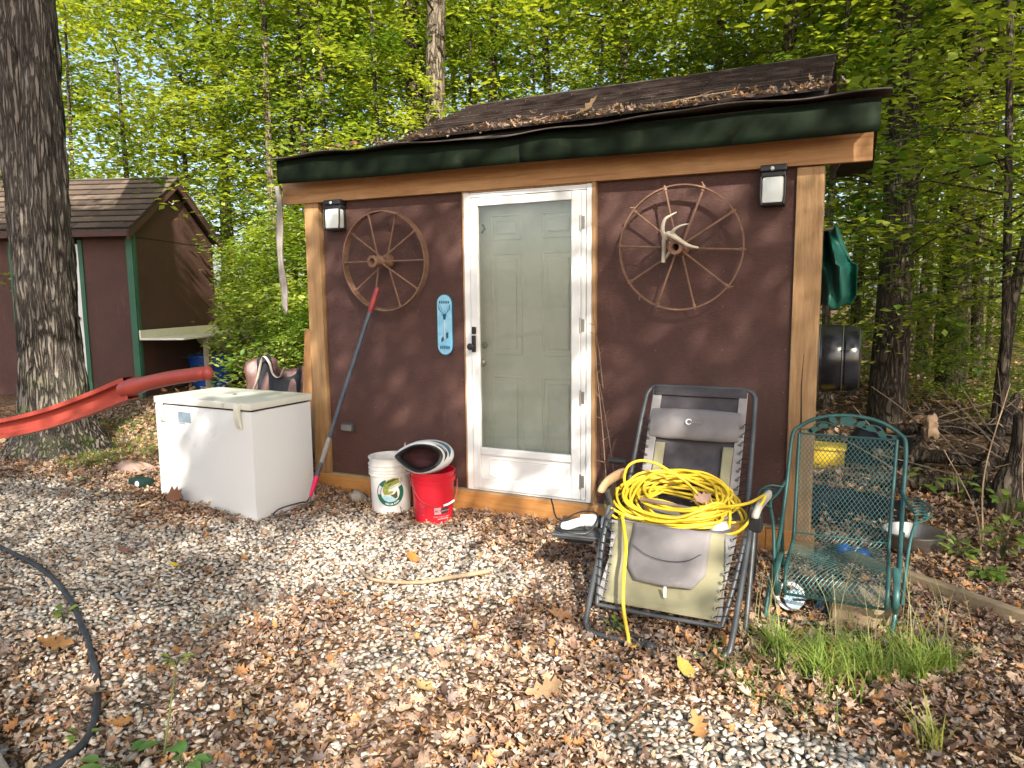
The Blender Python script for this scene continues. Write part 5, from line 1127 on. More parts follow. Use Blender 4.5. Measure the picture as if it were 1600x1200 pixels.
tag(build('scrap_heap', drape(-3.0, -2.0, .7, 1.6, .62, 8, .12), M_twig, smooth=60, solid=.01, at=(-2.5, 1.1, .1)), 'dark heap of scrap wood behind the brown tarp', 'heap')
def ws(u, v): return (-1.605+.055*u+.012*math.sin(v*9)+.008*v, -.13+.006*math.sin(v*14+u*3)-.0*v, 2.39-.92*v-(.05*u if v > .95 else 0))
tag(build('hanging_strip', MB().grid(ws, 5, 30), mat_basic('frayed_grey_strip', (.30, .27, .24), (.19, .165, .15), 14, .9, .6, 50, stretch=(1, 1, .3), dirt=(.45, .43, .40), dirt_lo=.55, dirt_scale=14), smooth=40, solid=.014, at=(-1.6, -.1, 1.5)), 'weathered grey strip hanging from the left end of the eave', 'strip')
# bag, green tool left of freezer
def bag(u, v):
    x = -3.08+.36*u; y = -.60+.20*v; e = min(1, 4*min(u, 1-u, v, 1-v)); return (x, y-.04*math.sin(u*3), ghf(x, y)+.015+.055*e*(1+.4*mnoise.noise(Vector((u*4, v*4, 6)))))
tag(build('plastic_bag', MB().grid(bag, 26, 18), mat_basic('translucent_pinkish_plastic', (.28, .17, .12), (.40, .29, .24), 9, .3, .6, 30), smooth=60, solid=.002, at=(-2.9, -.5, .15)), 'crumpled pinkish plastic bag on the ground left of the freezer', 'bag')
gt_ = thing('tape_measure', 'small dark green tool lying beside the freezer corner', 'tool', (-2.42, -.80, .12)); gz = ghf(-2.42, -.8)
build('tool_body', MB().b2((-2.53, -.86, gz+.01), (-2.36, -.76, gz+.075), .018), mat_basic('dark_green_plastic', (.008, .03, .026), None, 9, .45, .1, 40), gt_, 40); build('tool_cap', MB().lathe([(.001, .004), (.02, .004), (.022, 0)], 16, (-2.42, -.862, gz+.042), RX(PI/2)), M_print_w, gt_, 40); gt_.name = 'garden_tool'

# red plastic bar
rbp = bez([(-4.6, -2.15, .25), (-3.4, -2.1, .58), (-2.6, -2.05, .72), (-2.02, -2.0, .805), (-1.55, -2.0, .90), (-1.15, -2.0, 1.01), (-.86, -2.0, 1.10), (-.60, -2.0, 1.155), (-.40, -2.0, 1.185), (-.315, -2.0, 1.196)], 8)
rbt = thing('red_plastic_bar', 'long faded red plastic bar with hollow groove reaching in from the left edge', 'plastic bar', (-4.6, -2.15, ghf(-4.6, -2.15)))
k_ = len(rbp); rim_i = 8*6
def gpr(w, d):  # channel cross-section (a: across/vertical, b: depth) open to camera
    return [(-w, -d), (-w, d), (w, d), (w, -d), (w*.62, -d), (w*.55, d*.45), (-w*.55, d*.45), (-w*.62, -d)]
vs = []; fs = []; sec = None; cnt = 0
for i in range(0, rim_i+1):
    t = (rbp[min(i+1, k_-1)]-rbp[max(i-1, 0)]).normalized(); up_ = Vector((0, 0, 1)); up_ = (up_-t*up_.dot(t)).normalized(); dp_ = t.cross(up_)  # towards +y-ish
    if dp_.y < 0: dp_ = -dp_
    w_ = .056+.0*(i)
    P = gpr(w_, .030); ns = len(P)
    for (a, b_) in P: vs.append(tuple(rbp[i]+up_*a+dp_*b_))
    cnt += 1
for i in range(cnt-1):
    for j in range(ns): fs.append((i*ns+j, i*ns+(j+1) % ns, (i+1)*ns+(j+1) % ns, (i+1)*ns+j))
build('grooved_bar', MB().faces(vs, fs), M_redbar, rbt, 40)
tip = rbp[rim_i-1:]; rr_ = list(np.interp(np.arange(len(tip)), [0, 2, 4, len(tip)-3, len(tip)-1], [.057, .060, .049, .042, .031]))
build('rounded_end', MB().tube(tip, rr_, 16, flat=.75).ball(tip[-1], (.030, .026, .034), 12, 8), M_redbar, rbt, 60)

# hose and corner timber
hz_ = lambda x, y: (x, y, ghf(x, y)+.022)
hp = bez([hz_(-3.2, -1.95), hz_(-2.6, -2.0), hz_(-1.98, -2.06), hz_(-1.50, -2.13), hz_(-1.05, -2.28), hz_(-.60, -2.50), hz_(-.27, -2.68), hz_(-.08, -2.81), hz_(.06, -2.93), hz_(.12, -3.03), hz_(.13, -3.12), hz_(.06, -3.3), hz_(-.1, -3.6)], 8)
tag(build('hose', MB().tube(hp, .0135, 10), M_hose, smooth=60, at=(-.6, -2.5, 0)), 'dark rubber hose snaking across the gravel at left', 'hose')
tag(build('landscape_timber', MB(Matrix.Translation((-.045, -3.175, .0)) @ Matrix.Rotation(-.30, 4, 'Z')).b2((-1.2, -.14, -.05), (.35, .0, .10), .008), M_grey_wood, at=(.02, -3.3, 0)), 'grey timber corner at the bottom left edge of the photo', 'timber')
# sticks on ground
tag(build('stick', MB().tube(bez([(-.02, -1.30, .035), (.15, -1.40, .035), (.38, -1.33, .03), (.52, -1.20, .035), (.66, -1.03, .03)], 6), list(np.linspace(.007, .014, 25)), 7), M_drytwig, smooth=60, at=(.2, -1.3, 0)), 'long pale curved stick lying on the gravel in the middle', 'stick')
for (a, b_, lb) in [((-.95, -.13, .03), (-.75, -.2, .03), 'short twig lying at the foot of the sill left of the white bucket')]:
    tag(build('twig', MB().tube([a, b_], .008, 6), M_twig, at=a), lb, 'twig')
rz = ghf(-.93, -.12)
lump('rock', (-.90, -.17, .05), (.06, .05, .045), mat_basic('grey_rock', (.30, .27, .23), (.22, .2, .17), 20, .9, .6, 60), 'rounded grey rock at the foot of the wall left of the white bucket', 'rock', 5, .5)
# wall-climbing dry stems right of the door
for i, (p, q) in enumerate([((1.03, -.05, .16), (.935, -.045, 1.18)), ((1.12, -.12, .22), (.96, -.03, .98)), ((.98, -.02, .95), (.92, -.04, 1.42))]):
    mb = MB().tube(bez([p, Vector(p).lerp(Vector(q), .5)+Vector((.01, -.01, 0)), q], 8), list(np.linspace(.0045, .0018, 17)), 5)
    for k in range(5):
        a = Vector(p).lerp(Vector(q), .3+.14*k); mb.tube([a, a+Vector((random.choice((-1, 1))*random.uniform(.02, .05), -.01, random.uniform(.01, .05)))], [.0022, .001], 4)
    tag(build('dry_stem', mb, M_drytwig if i == 0 else M_twig, at=p), ['pale dry weed stem standing against the wall right of the door', 'dark dead weed stem leaning left behind the recliner arm', 'short dead vine tip clinging to the door trim'][i], 'weed stem')

# ------------------------------------------------------------------ plants
def grn(n, a=(.10, .19, .03), b=(.22, .30, .05)):
    t = rng.random((n, 1)); return np.array(a)*(1-t)+np.array(b)*t
def grass_tuft(name, spots, N, hmin, hmax, spread, lb, cols=((.10, .18, .035), (.26, .30, .08)), cat='grass', kind='stuff', lean=.5, wd=.0028):
    Vs, Fs, Cs = [], [], []; off_ = 0
    for i in range(N):
        sx, sy, sr = spots[rng.integers(0, len(spots))]
        a = rng.uniform(0, 6.28); rr = sr*rng.random()**.6; x = sx+rr*math.cos(a); y = sy+rr*math.sin(a); z = ghf(x, y)
        h = rng.uniform(hmin, hmax); d = rng.uniform(0, 6.28); ln = lean*h*rng.uniform(.2, 1.3); w_ = wd*rng.uniform(.7, 1.4); px, py = -math.sin(d), math.cos(d)
        sg = 4; vs = []
        for k in range(sg+1):
            t = k/sg; q = np.array([x+math.cos(d)*ln*t*t, y+math.sin(d)*ln*t*t, z+h*(t-.28*t*t*lean)]); ww = w_*(1-t**1.5)+.0003
            vs += [q-np.array([px, py, 0])*ww, q+np.array([px, py, 0])*ww]
        for k in range(sg): Fs += [off_+2*k, off_+2*k+1, off_+2*k+3, off_+2*k+2]
        Vs += vs; off_ += len(vs); t = rng.random(); c = np.array(cols[0])*(1-t)+np.array(cols[1])*t
        Cs += [c]*len(vs)
    me = mesh_np(name, np.array(Vs), np.array(Fs), 4, np.array(Cs)); o = link_mesh(name, me, M_grass)
    tag(o, lb, cat, kind=kind); return o
grass_tuft('grass_patch', [(2.25, -1.38, .13), (2.45, -1.42, .16), (2.62, -1.25, .16), (2.75, -1.15, .14), (2.40, -1.28, .14), (2.2, -1.3, .04), (2.55, -1.35, .05), (2.7, -1.3, .05), (2.38, -1.45, .04), (2.8, -1.2, .05)], 1350, .05, .21, .1, 'bright green grass growing in front of the teal iron chair', ((.11, .21, .035), (.32, .38, .08)), lean=1.0, wd=.0024)
grass_tuft('tall_grass_stalk', [(2.38, -1.1, .12), (2.55, -1.05, .2), (2.8, -1.05, .15), (2.15, -1.2, .1)], 46, .28, .48, .1, 'tall pale seeding grass stalks in front of the iron chair', ((.32, .30, .14), (.40, .38, .2)), lean=.45, wd=.0016)
grass_tuft('grass_sprig', [(2.72, -1.78, .05)], 34, .06, .22, .1, 'lone yellow green grass sprig at the lower right', ((.25, .30, .06), (.36, .38, .1)), wd=.004)
grass_tuft('low_grass', [(2.1, -1.62, .12), (2.0, -1.5, .12), (2.3, -1.72, .15)], 170, .03, .11, .1, 'sparse short grass between recliner and grass patch', lean=1.4)
grass_tuft('mossy_grass', [(-3.6, -.1, .4), (-3.4, .6, .6), (-4.2, 1.2, .8), (-3.0, .1, .4), (-4.6, .2, .5), (-3.4, -.55, .25)], 8500, .03, .10, .1, 'mossy low grass around the foot of the big tree', ((.12, .18, .04), (.30, .34, .09)), lean=1.5, wd=.0035)

def rosette(name, c, n, l, lb, cat='weed', col=((.14, .26, .05), (.28, .36, .08)), h=.06, grp=None, kind='oval', stems=True, fan=1.2):
    """small leafy plant: leaves on short stems"""
    tv, tf = leaf_tmpl(kind, -.25, .35); tf = np.array(tf); Vs, Fs, Cs, off_ = [], [], [], 0; m = MB()
    for i in range(n):
        a = rng.uniform(0, 6.28); el = rng.uniform(.1, fan); r = l*rng.uniform(.6, 1.5); hh = h*rng.uniform(.5, 1.4)
        tip = np.array([c[0]+math.cos(a)*r*.6, c[1]+math.sin(a)*r*.6, c[2]+hh])
        if stems: m.tube([(c[0], c[1], c[2]), (c[0]+math.cos(a)*r*.2, c[1]+math.sin(a)*r*.2, c[2]+hh*.7), tuple(tip)], [.0018, .0014, .001], 4, cap=False)
        s = l*rng.uniform(.7, 1.2); R = rot_mats(np.array([a]), np.array([rng.normal(0, .3)]), np.array([rng.uniform(0, 6.28)]))[0]
        V = (tv+np.array([.5, 0, 0]))*s; V[:, 1] *= 1.25; V = V @ R.T+tip; Vs.append(V); Fs.append(tf+off_); off_ += len(V); t = rng.random(); Cs.append(np.repeat([np.array(col[0])*(1-t)+np.array(col[1])*t], len(V), 0))
    mv = np.array(m.v) if m.v else np.zeros((0, 3)); F = np.concatenate(Fs).reshape(-1, 3)
    ex = []
    for f in m.f: ex += [(f[0]+off_, f[1]+off_, f[2]+off_), (f[0]+off_, f[2]+off_, f[3]+off_)]
    V = np.vstack(Vs+([mv] if len(mv) else [])); Cc = np.vstack(Cs+([np.repeat([[.12, .13, .05]], len(mv), 0)] if len(mv) else []))
    F = np.vstack([F]+([np.array(ex)] if ex else []))
    V = V-np.array(c); me = mesh_np(name, V, F.reshape(-1), 3, Cc); me.polygons.foreach_set('use_smooth', [True]*len(me.polygons))
    return tag(link_mesh(name, me, M_leaf, None, tuple(c)), lb, cat, grp)
def gz_(x, y, d=0): return (x, y, ghf(x, y)+d)
rosette('weed', gz_(1.50, -1.42), 12, .04, 'tiny bright green weed at the recliner front left foot')
rosette('leafy_seedling', gz_(3.03, .25), 22, .07, 'bright leafy seedling on the leaves at right, nearest the edging timber', h=.10)
rosette('leafy_seedling', gz_(3.13, .0), 24, .07, 'low leafy seedling cluster beside the edging timber at the right', h=.06)
rosette('leafy_seedling', gz_(3.25, .35), 26, .085, 'taller leafy seedling at the right edge below the bare stems', h=.20)
rosette('leafy_seedling', gz_(2.92, .95, .22), 10, .095, 'seedling with large pale leaves behind the dog bowl', h=.12, fan=.5)
rosette('leafy_seedling', gz_(3.10, .85, .20), 12, .09, 'seedling with rounded leaves in front of the brush pile', h=.14)
rosette('leafy_seedling', gz_(3.32, .75, .12), 16, .085, 'leafy sprout at the foot of the right edge trunk', h=.16)
rosette('weed', gz_(.34, -3.02), 8, .075, 'heart leaved green weed at the bottom edge, left of the tall stem', h=.05, col=((.10, .24, .06), (.2, .34, .1)))
rosette('weed', gz_(.52, -2.93), 9, .07, 'green weed at the bottom edge, right of the tall stem', h=.05, col=((.08, .2, .05), (.16, .3, .09)))
rosette('weed', gz_(-.88, -2.42), 7, .05, 'small green weed beside the hose at the left', h=.04)
rosette('weed', gz_(.05, -2.96), 6, .035, 'little green weed beside the hose bend', h=.03)
rosette('weed', gz_(-2.9, -.95), 8, .04, 'small green weed between the big tree and the freezer', h=.04)
ts = thing('tall_weed', 'single tall green weed stem with small top leaves at the lower left', 'weed', gz_(.39, -2.90))
sx_, sy_, sz_ = .39, -2.90, ghf(.39, -2.90)
build('stem', MB().tube(bez([(sx_, sy_, sz_), (sx_+.01, sy_+.02, sz_+.12), (sx_+.035, sy_+.03, sz_+.25), (sx_+.06, sy_+.03, sz_+.34)], 5), list(np.linspace(.004, .002, 16)), 6), mat_basic('weed_stem', (.16, .19, .05), None, 9, .6, 0), ts)
rr = rosette('leaves', (sx_+.06, sy_+.03, sz_+.33), 9, .035, 'x', h=.03); [rr.__delitem__(k) for k in ('label', 'category')]; rr.parent = ts; rr.location = Vector((sx_+.06, sy_+.03, sz_+.33))-ts.location

# notable single leaves on the ground
for (x, y, s, kd, col, rt, lb) in [
    (-.62, -2.62, .19, 'oak', (.40, .20, .07), (.2, .15, .5), 'big orange brown leaf beside the hose on the left gravel'),
    (-.15, -2.78, .15, 'maple', (.45, .33, .22), (.3, .2, 2.4), 'pale tan leaf just right of the hose bend'),
    (.12, -2.86, .10, 'oak', (.38, .18, .06), (.3, .1, 1.0), 'rust coloured leaf near the hose bend at lower left'),
    (-.95, -1.75, .08, 'oval', (.70, .48, .03), (.2, .2, .3), 'bright yellow leaf on the pale gravel at left'),
    (.16, -1.03, .10, 'maple', (.62, .20, .04), (.5, .5, .4), 'vivid orange leaf on the sunlit gravel by the curved stick'),
    (.42, -1.62, .09, 'oval', (.50, .22, .07), (.3, .2, 1.9), 'orange leaf on the gravel below the curved stick'),
    (1.42, -2.02, .19, 'oak', (.42, .27, .15), (.5, -.3, .2), 'large curled tan oak leaf at the bottom centre'),
    (2.00, -2.02, .15, 'oak', (.50, .26, .10), (.3, .2, 5.2), 'orange brown oak leaf on the pale stones at lower right'),
    (1.78, -2.08, .13, 'oak', (.46, .26, .13), (.4, .2, 4.2), 'narrow brown oak leaf left of the lower right stones'),
    (.95, -1.72, .14, 'oak', (.34, .16, .08), (.3, .2, 2.6), 'red brown leaf in the centre of the gravel'),
    (1.22, -1.38, .16, 'oak', (.38, .20, .10), (.3, .2, .6), 'large brown leaf left of the recliner front foot'),
    (.98, -2.2, .13, 'maple', (.55, .38, .17), (.3, .2, 1.6), 'golden tan leaf at the bottom centre edge'),
    (-1.35, -1.75, .13, 'oak', (.26, .13, .09), (.2, .1, .2), 'long dark brown leaf on the grey gravel at left'),
    (1.88, -1.66, .15, 'oval', (.55, .40, .09), (.3, .2, 5.5), 'yellowish leaf by the recliner front right foot'),
    (-.05, -2.38, .10, 'oval', (.44, .27, .17), (.3, .2, 1.5), 'tan leaf in the middle of the left gravel'),
    (-.55, -3.0, .15, 'oak', (.42, .28, .17), (.2, .2, .1), 'pale brown leaf near the bottom left timber')]:
    one_leaf('dead_leaf', kd, gz_(x, y, .02+.14*s*.85), s*.85, (rt[0]*1.2, rt[1]*1.3, rt[2]), col, lb, group='dead leaves')

# ------------------------------------------------------------------ trees
def trunk_mb(pts, radii, seg=14, rough=0, seed=0):
    m = MB(); m.tube(bez(pts, 6), list(np.interp(np.linspace(0, 1, 6*(len(pts)-1)+1), np.linspace(0, 1, len(radii)), radii)), seg)
    if rough:
        m.v = [tuple(Vector(v)+Vector((mnoise.noise(Vector((v[0]*9, v[1]*9, v[2]*1.3+seed)))*rough, mnoise.noise(Vector((v[0]*9+5, v[1]*9, v[2]*1.3+seed)))*rough, 0))) for v in m.v]
    return m
# big double oak, left
bt0 = Vector((-4.04, -.42, ghf(-4.04, -.42)))
big = thing('oak_tree', 'huge rough barked double trunk oak at the left edge', 'tree', tuple(bt0))
def bigtrunk():
    m = MB(); seg = 72; H = np.linspace(-.1, 6.5, 90); vs = []
    for z in H:
        r = .228+.30*math.exp(-max(0, z)/.16)*1.0*.5+.07*math.exp(-z/.8)-.012*z
        c = bt0+Vector((-.045*z, .03*z, z)); sp = .10*min(1, max(0, (z-1.4)/2.2))
        for k in range(seg):
            th = 2*PI*k/seg; rr = r*(1+.10*math.exp(-max(0, z)/.22)*math.sin(th*5+.7))
            # figure-of-eight section widening with height
            x = math.cos(th); y = math.sin(th); al_ = YAW
            cxv = Vector((math.cos(al_), math.sin(al_), 0)); cyv = Vector((-math.sin(al_), math.cos(al_), 0))
            pinch = 1-.5*sp/.10*math.exp(-(x/.22)**2)
            lump_ = .016*mnoise.noise(Vector((x*7, y*7, z*2.2)))*2+.012*abs(mnoise.noise(Vector((x*16, y*16, z*2.5))))*2
            vs.append(c+cxv*(x*(rr+sp*.9+lump_))+cyv*(y*(rr+lump_)*pinch))
    fs = [(i*seg+k, i*seg+(k+1) % seg, (i+1)*seg+(k+1) % seg, (i+1)*seg+k) for i in range(len(H)-1) for k in range(seg)]
    return m.faces(vs, fs)
build('trunk', bigtrunk(), M_trunkbig, big, 70)

LEAFT = np.array([(-.5, 0, 0), (0, .30, .06), (.5, 0, -.04), (0, -.30, .06)]); LEAFF = np.array([(0, 1, 2), (0, 2, 3)])
LEAFT6 = np.array([(-.5, 0, 0), (-.15, .26, .05), (.2, .24, .04), (.5, 0, -.08), (.2, -.24, .04), (-.15, -.26, .05)]); LEAFF6 = np.array([(0, 1, 3), (1, 2, 3), (0, 3, 5), (5, 3, 4)])
def leaf_mesh(name, P, size, az, tilt, tdir, cols, six=False):
    tv, tf = (LEAFT6, LEAFF6) if six else (LEAFT, LEAFF)
    return scatter(name, P, size, rot_mats(az, tilt, tdir), tv, tf, cols, None)
def crown(seed, zlo, zhi, rad, nspray, nleaf, lsz, six=False, pal=((.05, .13, .018), (.45, .53, .09)), trunk_fn=None):
    r = np.random.default_rng(seed); P, S, A, T, D, Cc = [], [], [], [], [], []; br = MB()
    for i in range(nspray):
        z = zlo+(zhi-zlo)*(i+r.random())/nspray; f = (z-zlo)/(zhi-zlo); R0 = rad*(.55+.75*math.sin(min(1, f*1.1+.15)*PI)**.8)*r.uniform(.6, 1.15)
        a = r.uniform(0, 6.28); up = r.uniform(-.1, .75); L_ = R0
        st = np.array([0, 0, z]); dr = np.array([math.cos(a), math.sin(a), up])
        pts = [st+dr*L_*t+np.array([0, 0, -.38*L_*t*t]) for t in (0, .35, .7, 1)]
        if i % 2: br.tube([tuple(p) for p in pts], [.012*rad/2, .007*rad/2, .004, .002], 4, cap=False)
        n = nleaf; t = r.random(n)**.6; wdt = L_*.42*(1-.6*t)*r.normal(0, .6, n); side = np.array([-math.sin(a), math.cos(a), 0])
        c = st+dr*(L_*t)[:, None]+np.array([0, 0, -1])*(.38*L_*t*t)[:, None]+side*wdt[:, None]+np.array([0, 0, 1])*(r.normal(0, .07, n)-.12*np.abs(wdt))[:, None]
        P.append(c); S.append(r.uniform(.55, 1.25, n)*lsz*r.uniform(.75, 1.3)); A.append(a+np.sign(wdt)*.8+r.normal(0, .5, n)); T.append(r.normal(0, .38, n)); D.append(r.uniform(0, 6.28, n))
        base = r.random(); q = np.clip(base*.75+r.random((n, 1))*.35-.05, 0, 1)**1.3; Cc.append(np.array(pal[0])*(1-q)+np.array(pal[1])*q)
    P, S, A, T, D, Cc = [np.concatenate(k) for k in (P, S, A, T, D, Cc)]
    me = leaf_mesh('crown', P, S, A, T, D, Cc, six); me.materials.append(M_leaf)
    bme = bpy.data.meshes.new('branches'); bme.from_pydata(br.v, [], br.f); bme.materials.append(M_trunk)
    return me, bme
UND = [crown(101, .9, 6.5, 1.9, 64, 110, .10), crown(102, 1.2, 7.0, 2.2, 68, 108, .105), crown(103, .6, 5.2, 1.7, 58, 110, .09, pal=((.07, .16, .022), (.52, .59, .11))), crown(104, 1.6, 8.5, 2.5, 76, 108, .115)]
TALL = [crown(201, 5.5, 15, 3.2, 70, 110, .15), crown(202, 5, 13, 2.8, 66, 110, .14)]
SHR = [crown(301, .1, 2.3, .95, 46, 70, .075, True, ((.13, .25, .035), (.50, .58, .13))), crown(302, .1, 1.7, .8, 36, 70, .07, True, ((.12, .24, .035), (.46, .54, .12)))]
def place_tree(name, x, y, tr, lean, height, crown_set, scale, rot, lb, grp=None, mat=None, cat='tree', kink=0):
    z = ghf(x, y)-.05; t = thing(name, lb, cat, (x, y, z), grp)
    if tr > 0:
        pts = [(x, y, z-.1), (x+lean*.2+kink, y, z+height*.25), (x+lean*.55-kink, y, z+height*.6), (x+lean, y, z+height)]
        build('trunk', trunk_mb(pts, [tr*1.35, tr*1.05, tr*.85, tr*.5], 12, .02 if tr > .08 else 0), mat or M_trunk, t, 60)
    if crown_set is not None:
        o = bpy.data.objects.new('crown', crown_set[0]); C.objects.link(o); o.parent = t; o.rotation_euler = (0, 0, rot); o.scale = (scale,)*3; o.location = (lean*.4, 0, 0)
        o2 = bpy.data.objects.new('branches', crown_set[1]); C.objects.link(o2); o2.parent = t; o2.rotation_euler = (0, 0, rot); o2.scale = (scale,)*3; o2.location = (lean*.4, 0, 0)
    return t
def at(px, d):  # horizontal direction of a picture column, at a distance d
    v = F_*1121.75+R2*(px-800)-U2*(460-600); h = v[:2]/np.linalg.norm(v[:2]); return CAM[0]+h[0]*d, CAM[1]+h[1]*d
# trunks that can be told apart
TR = [(1394, 9.6, .155, .0, 12, 'thick dark forest trunk right of the shed, behind the green tarp', M_trunk), (1372, 10.6, .05, .1, 9, 'thin dark trunk just left of the thick trunk right of the shed', M_trunk),
      (1494, 13.5, .17, .05, 13, 'dark straight trunk second from the right edge', M_trunk), (1452, 16, .07, .2, 11, 'slim dark trunk between the two thick right hand trunks', M_trunk),
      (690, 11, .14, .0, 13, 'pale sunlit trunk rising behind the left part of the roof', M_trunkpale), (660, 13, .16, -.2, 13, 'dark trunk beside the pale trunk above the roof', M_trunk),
      (1214, 12, .10, .1, 12, 'straight dark trunk above the right half of the shed roof', M_trunk), (965, 14, .085, .1, 12, 'slim trunk above the middle of the shed roof', M_trunk),
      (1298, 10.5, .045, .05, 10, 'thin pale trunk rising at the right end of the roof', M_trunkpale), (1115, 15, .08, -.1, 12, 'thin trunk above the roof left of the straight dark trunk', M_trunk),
      (765, 15, .09, .3, 12, 'leaning dark trunk above the door side of the roof', M_trunk), (872, 17, .10, -.5, 13, 'dark trunk leaning left above the roof centre', M_trunk),
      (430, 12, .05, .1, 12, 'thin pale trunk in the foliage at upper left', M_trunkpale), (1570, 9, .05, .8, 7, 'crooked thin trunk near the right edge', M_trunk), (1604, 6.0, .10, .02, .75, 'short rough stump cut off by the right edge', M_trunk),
      (1340, 15, .06, .1, 11, 'thin trunk seen between the shed and the thick trunk', M_trunk), (1535, 15, .08, -.1, 11, 'slim dark trunk between the second and last right trunks', M_trunk),
      (1425, 21, .09, 0, 12, 'distant narrow trunk deep in the right hand woods', M_trunk), (560, 16, .10, .1, 12, 'dark trunk hidden in the foliage above the left wheel', M_trunk), (1250, 18, .08, .2, 12, 'distant thin trunk above the right lamp', M_trunk)]
for i, (px, d, r, ln, h, lb, mt) in enumerate(TR):
    x, y = at(px, d); cs = TALL[i % 2] if d > 10.4 else (None if i in (14,) else UND[3])
    place_tree('forest_tree', x, y, r, ln, h, cs, random.uniform(.9, 1.1), random.uniform(0, 6.28), lb, 'forest trees with visible trunks', mt, kink=random.uniform(-.08, .08))
# understory behind: leafy young trees
G1 = 'leafy understory trees behind the sheds'
US = [(120, 14.5, 'leafy tree rising just behind the big oak trunk'), (215, 17, 'leafy tree rising above the small shed roof'), (300, 17.2, 'leafy tree behind the peak of the small shed'), (460, 15.2, 'bright leafy young tree in the gap right of the small shed'), (478, 12.2, 'bright leafy young tree touching the left end of the long eave'),
      (520, 11.5, 'leafy young tree directly above the left end of the eave'), (605, 11, 'leafy young tree above the left wagon wheel'), (370, 18, 'farther leafy tree between the two sheds'), (725, 13, 'leafy young tree above the storm door side of the roof'), (560, 16, 'farther leafy tree above the left eave'),
      (850, 14, 'leafy young tree above the left half of the ridge'), (930, 12.8, 'leafy young tree above the middle of the ridge'), (1040, 14.5, 'leafy young tree above the ridge right of its middle'), (1165, 13.8, 'leafy young tree above the right wheel side of the ridge'), (30, 13, 'leafy tree at the upper left edge behind the oak'),
      (1275, 12.8, 'leafy young tree behind the right end of the roof'), (1335, 11.8, 'leafy young tree right behind the green tarp and drum'), (1440, 15, 'leafy young tree just right of the thick dark trunk'), (1470, 15.5, 'leafy young tree beside the second thick trunk'), (1550, 14.3, 'leafy young tree left of the trunk at the right edge'), (1620, 11, 'leafy young tree cut by the right edge'),
      (1380, 16, 'farther leafy tree behind the thick dark trunk'), (1510, 17, 'farther leafy tree behind the second thick trunk'), (650, 18, 'far leafy tree behind the pale trunk'), (960, 19, 'far leafy tree behind the middle of the ridge'), (1140, 19, 'far leafy tree behind the right half of the ridge'), (460, 18, 'far leafy tree above the gap between the sheds'), (1585, 8.2, 'nearest leafy young tree hanging into the upper right corner')]
for i, (px, d, lb) in enumerate(US):
    x, y = at(px, d); right = px > 1240
    place_tree('young_tree', x, y, .035 if d < 15 else .06, random.uniform(-.3, .3), 6.0, UND[i % 4 if not right else (i % 2)*3], random.uniform(.85, 1.15)*(1.0 if d < 15 else 1.25), random.uniform(0, 6.28), lb, G1)
G2 = 'leafy shrubs between the two sheds'
for i, (px, d, s) in enumerate([(432, 9.8, .95), (462, 8.4, .9), (492, 8.8, 1.0), (402, 12.5, 1.35), (480, 10.4, 1.3), (440, 11.4, 1.45)]):
    x, y = at(px, d); place_tree('leafy_shrub', x, y, 0, 0, 1, SHR[i % 2], s, i*1.3, ['bright leafy shrub just right of the cream counter', 'bright leafy shrub behind the brown tarp', 'bright leafy shrub touching the left corner post', 'farther leafy shrub behind the counter end', 'farther leafy shrub behind the left post', 'tall farther shrub in the middle of the gap between sheds'][i], G2, cat='shrub')
for i, (px, d, s) in enumerate([(1420, 12, .9), (1480, 11.5, 1.0), (1560, 12, .9), (1345, 13, 1.0), (1600, 10, .8)]):
    x, y = at(px, d); place_tree('forest_shrub', x, y, 0, 0, 1, SHR[i % 2], s*.8, i*1.1, ['low shrub at the foot of the thick dark trunk', 'low shrub on the forest floor between the thick trunks', 'low shrub behind the brush pile', 'low shrub behind the green iron chair top', 'low shrub at the right edge behind the brush'][i], 'low shrubs on the forest floor', cat='shrub')
# far woods: one leafy mass
def far_mass(name, N, dmin, dmax, zmax, lsz, lb, seed):
    r = np.random.default_rng(seed); nc = N//60; px = r.uniform(-350, 1950, nc); d = r.uniform(dmin, dmax, nc); v = F_[None]*1121.75+R2[None]*(px-800)[:, None]; h = v[:, :2]/np.linalg.norm(v[:, :2], axis=1)[:, None]
    c = CAM[:2]+h*d[:, None]; cz = r.random(nc)**.8*zmax; P = np.stack([c[:, 0], c[:, 1], cz], -1)
    P = np.repeat(P, 60, 0)+r.normal(0, 1, (nc*60, 3))*np.array([.9, .9, .32]); n = len(P); P[:, 2] = np.maximum(P[:, 2], .1)
    q = np.clip(np.repeat(r.random((nc, 1)), 60, 0)*.6+r.random((n, 1))*.4, 0, 1); cols = np.array((.14, .24, .03))*(1-q)+np.array((.52, .56, .15))*q
    me = leaf_mesh(name, P, r.uniform(.8, 1.3, n)*lsz, r.uniform(0, 6.28, n), r.normal(0, .5, n), r.uniform(0, 6.28, n), cols)
    return tag(link_mesh(name, me, M_leaf), lb, 'woods', kind='stuff')
far_mass('distant_woods', 150000, 18, 38, 17, .25, 'distant sunlit green woods beyond the nearer trees', 5)
fm = MB()
for i in range(20):
    px = random.uniform(-100, 1750); d = random.uniform(20, 34); x, y = at(px, d); z = ghf(x, y); r = random.uniform(.07, .17); fm.tube([(x, y, z-.3), (x+random.uniform(-.3, .3), y, z+6), (x+random.uniform(-.6, .6), y, z+15)], [r*1.2, r, r*.6], 8)
tag(build('distant_trunks', fm, M_trunk), 'many thin dark trunks of the distant woods', 'woods', kind='stuff')

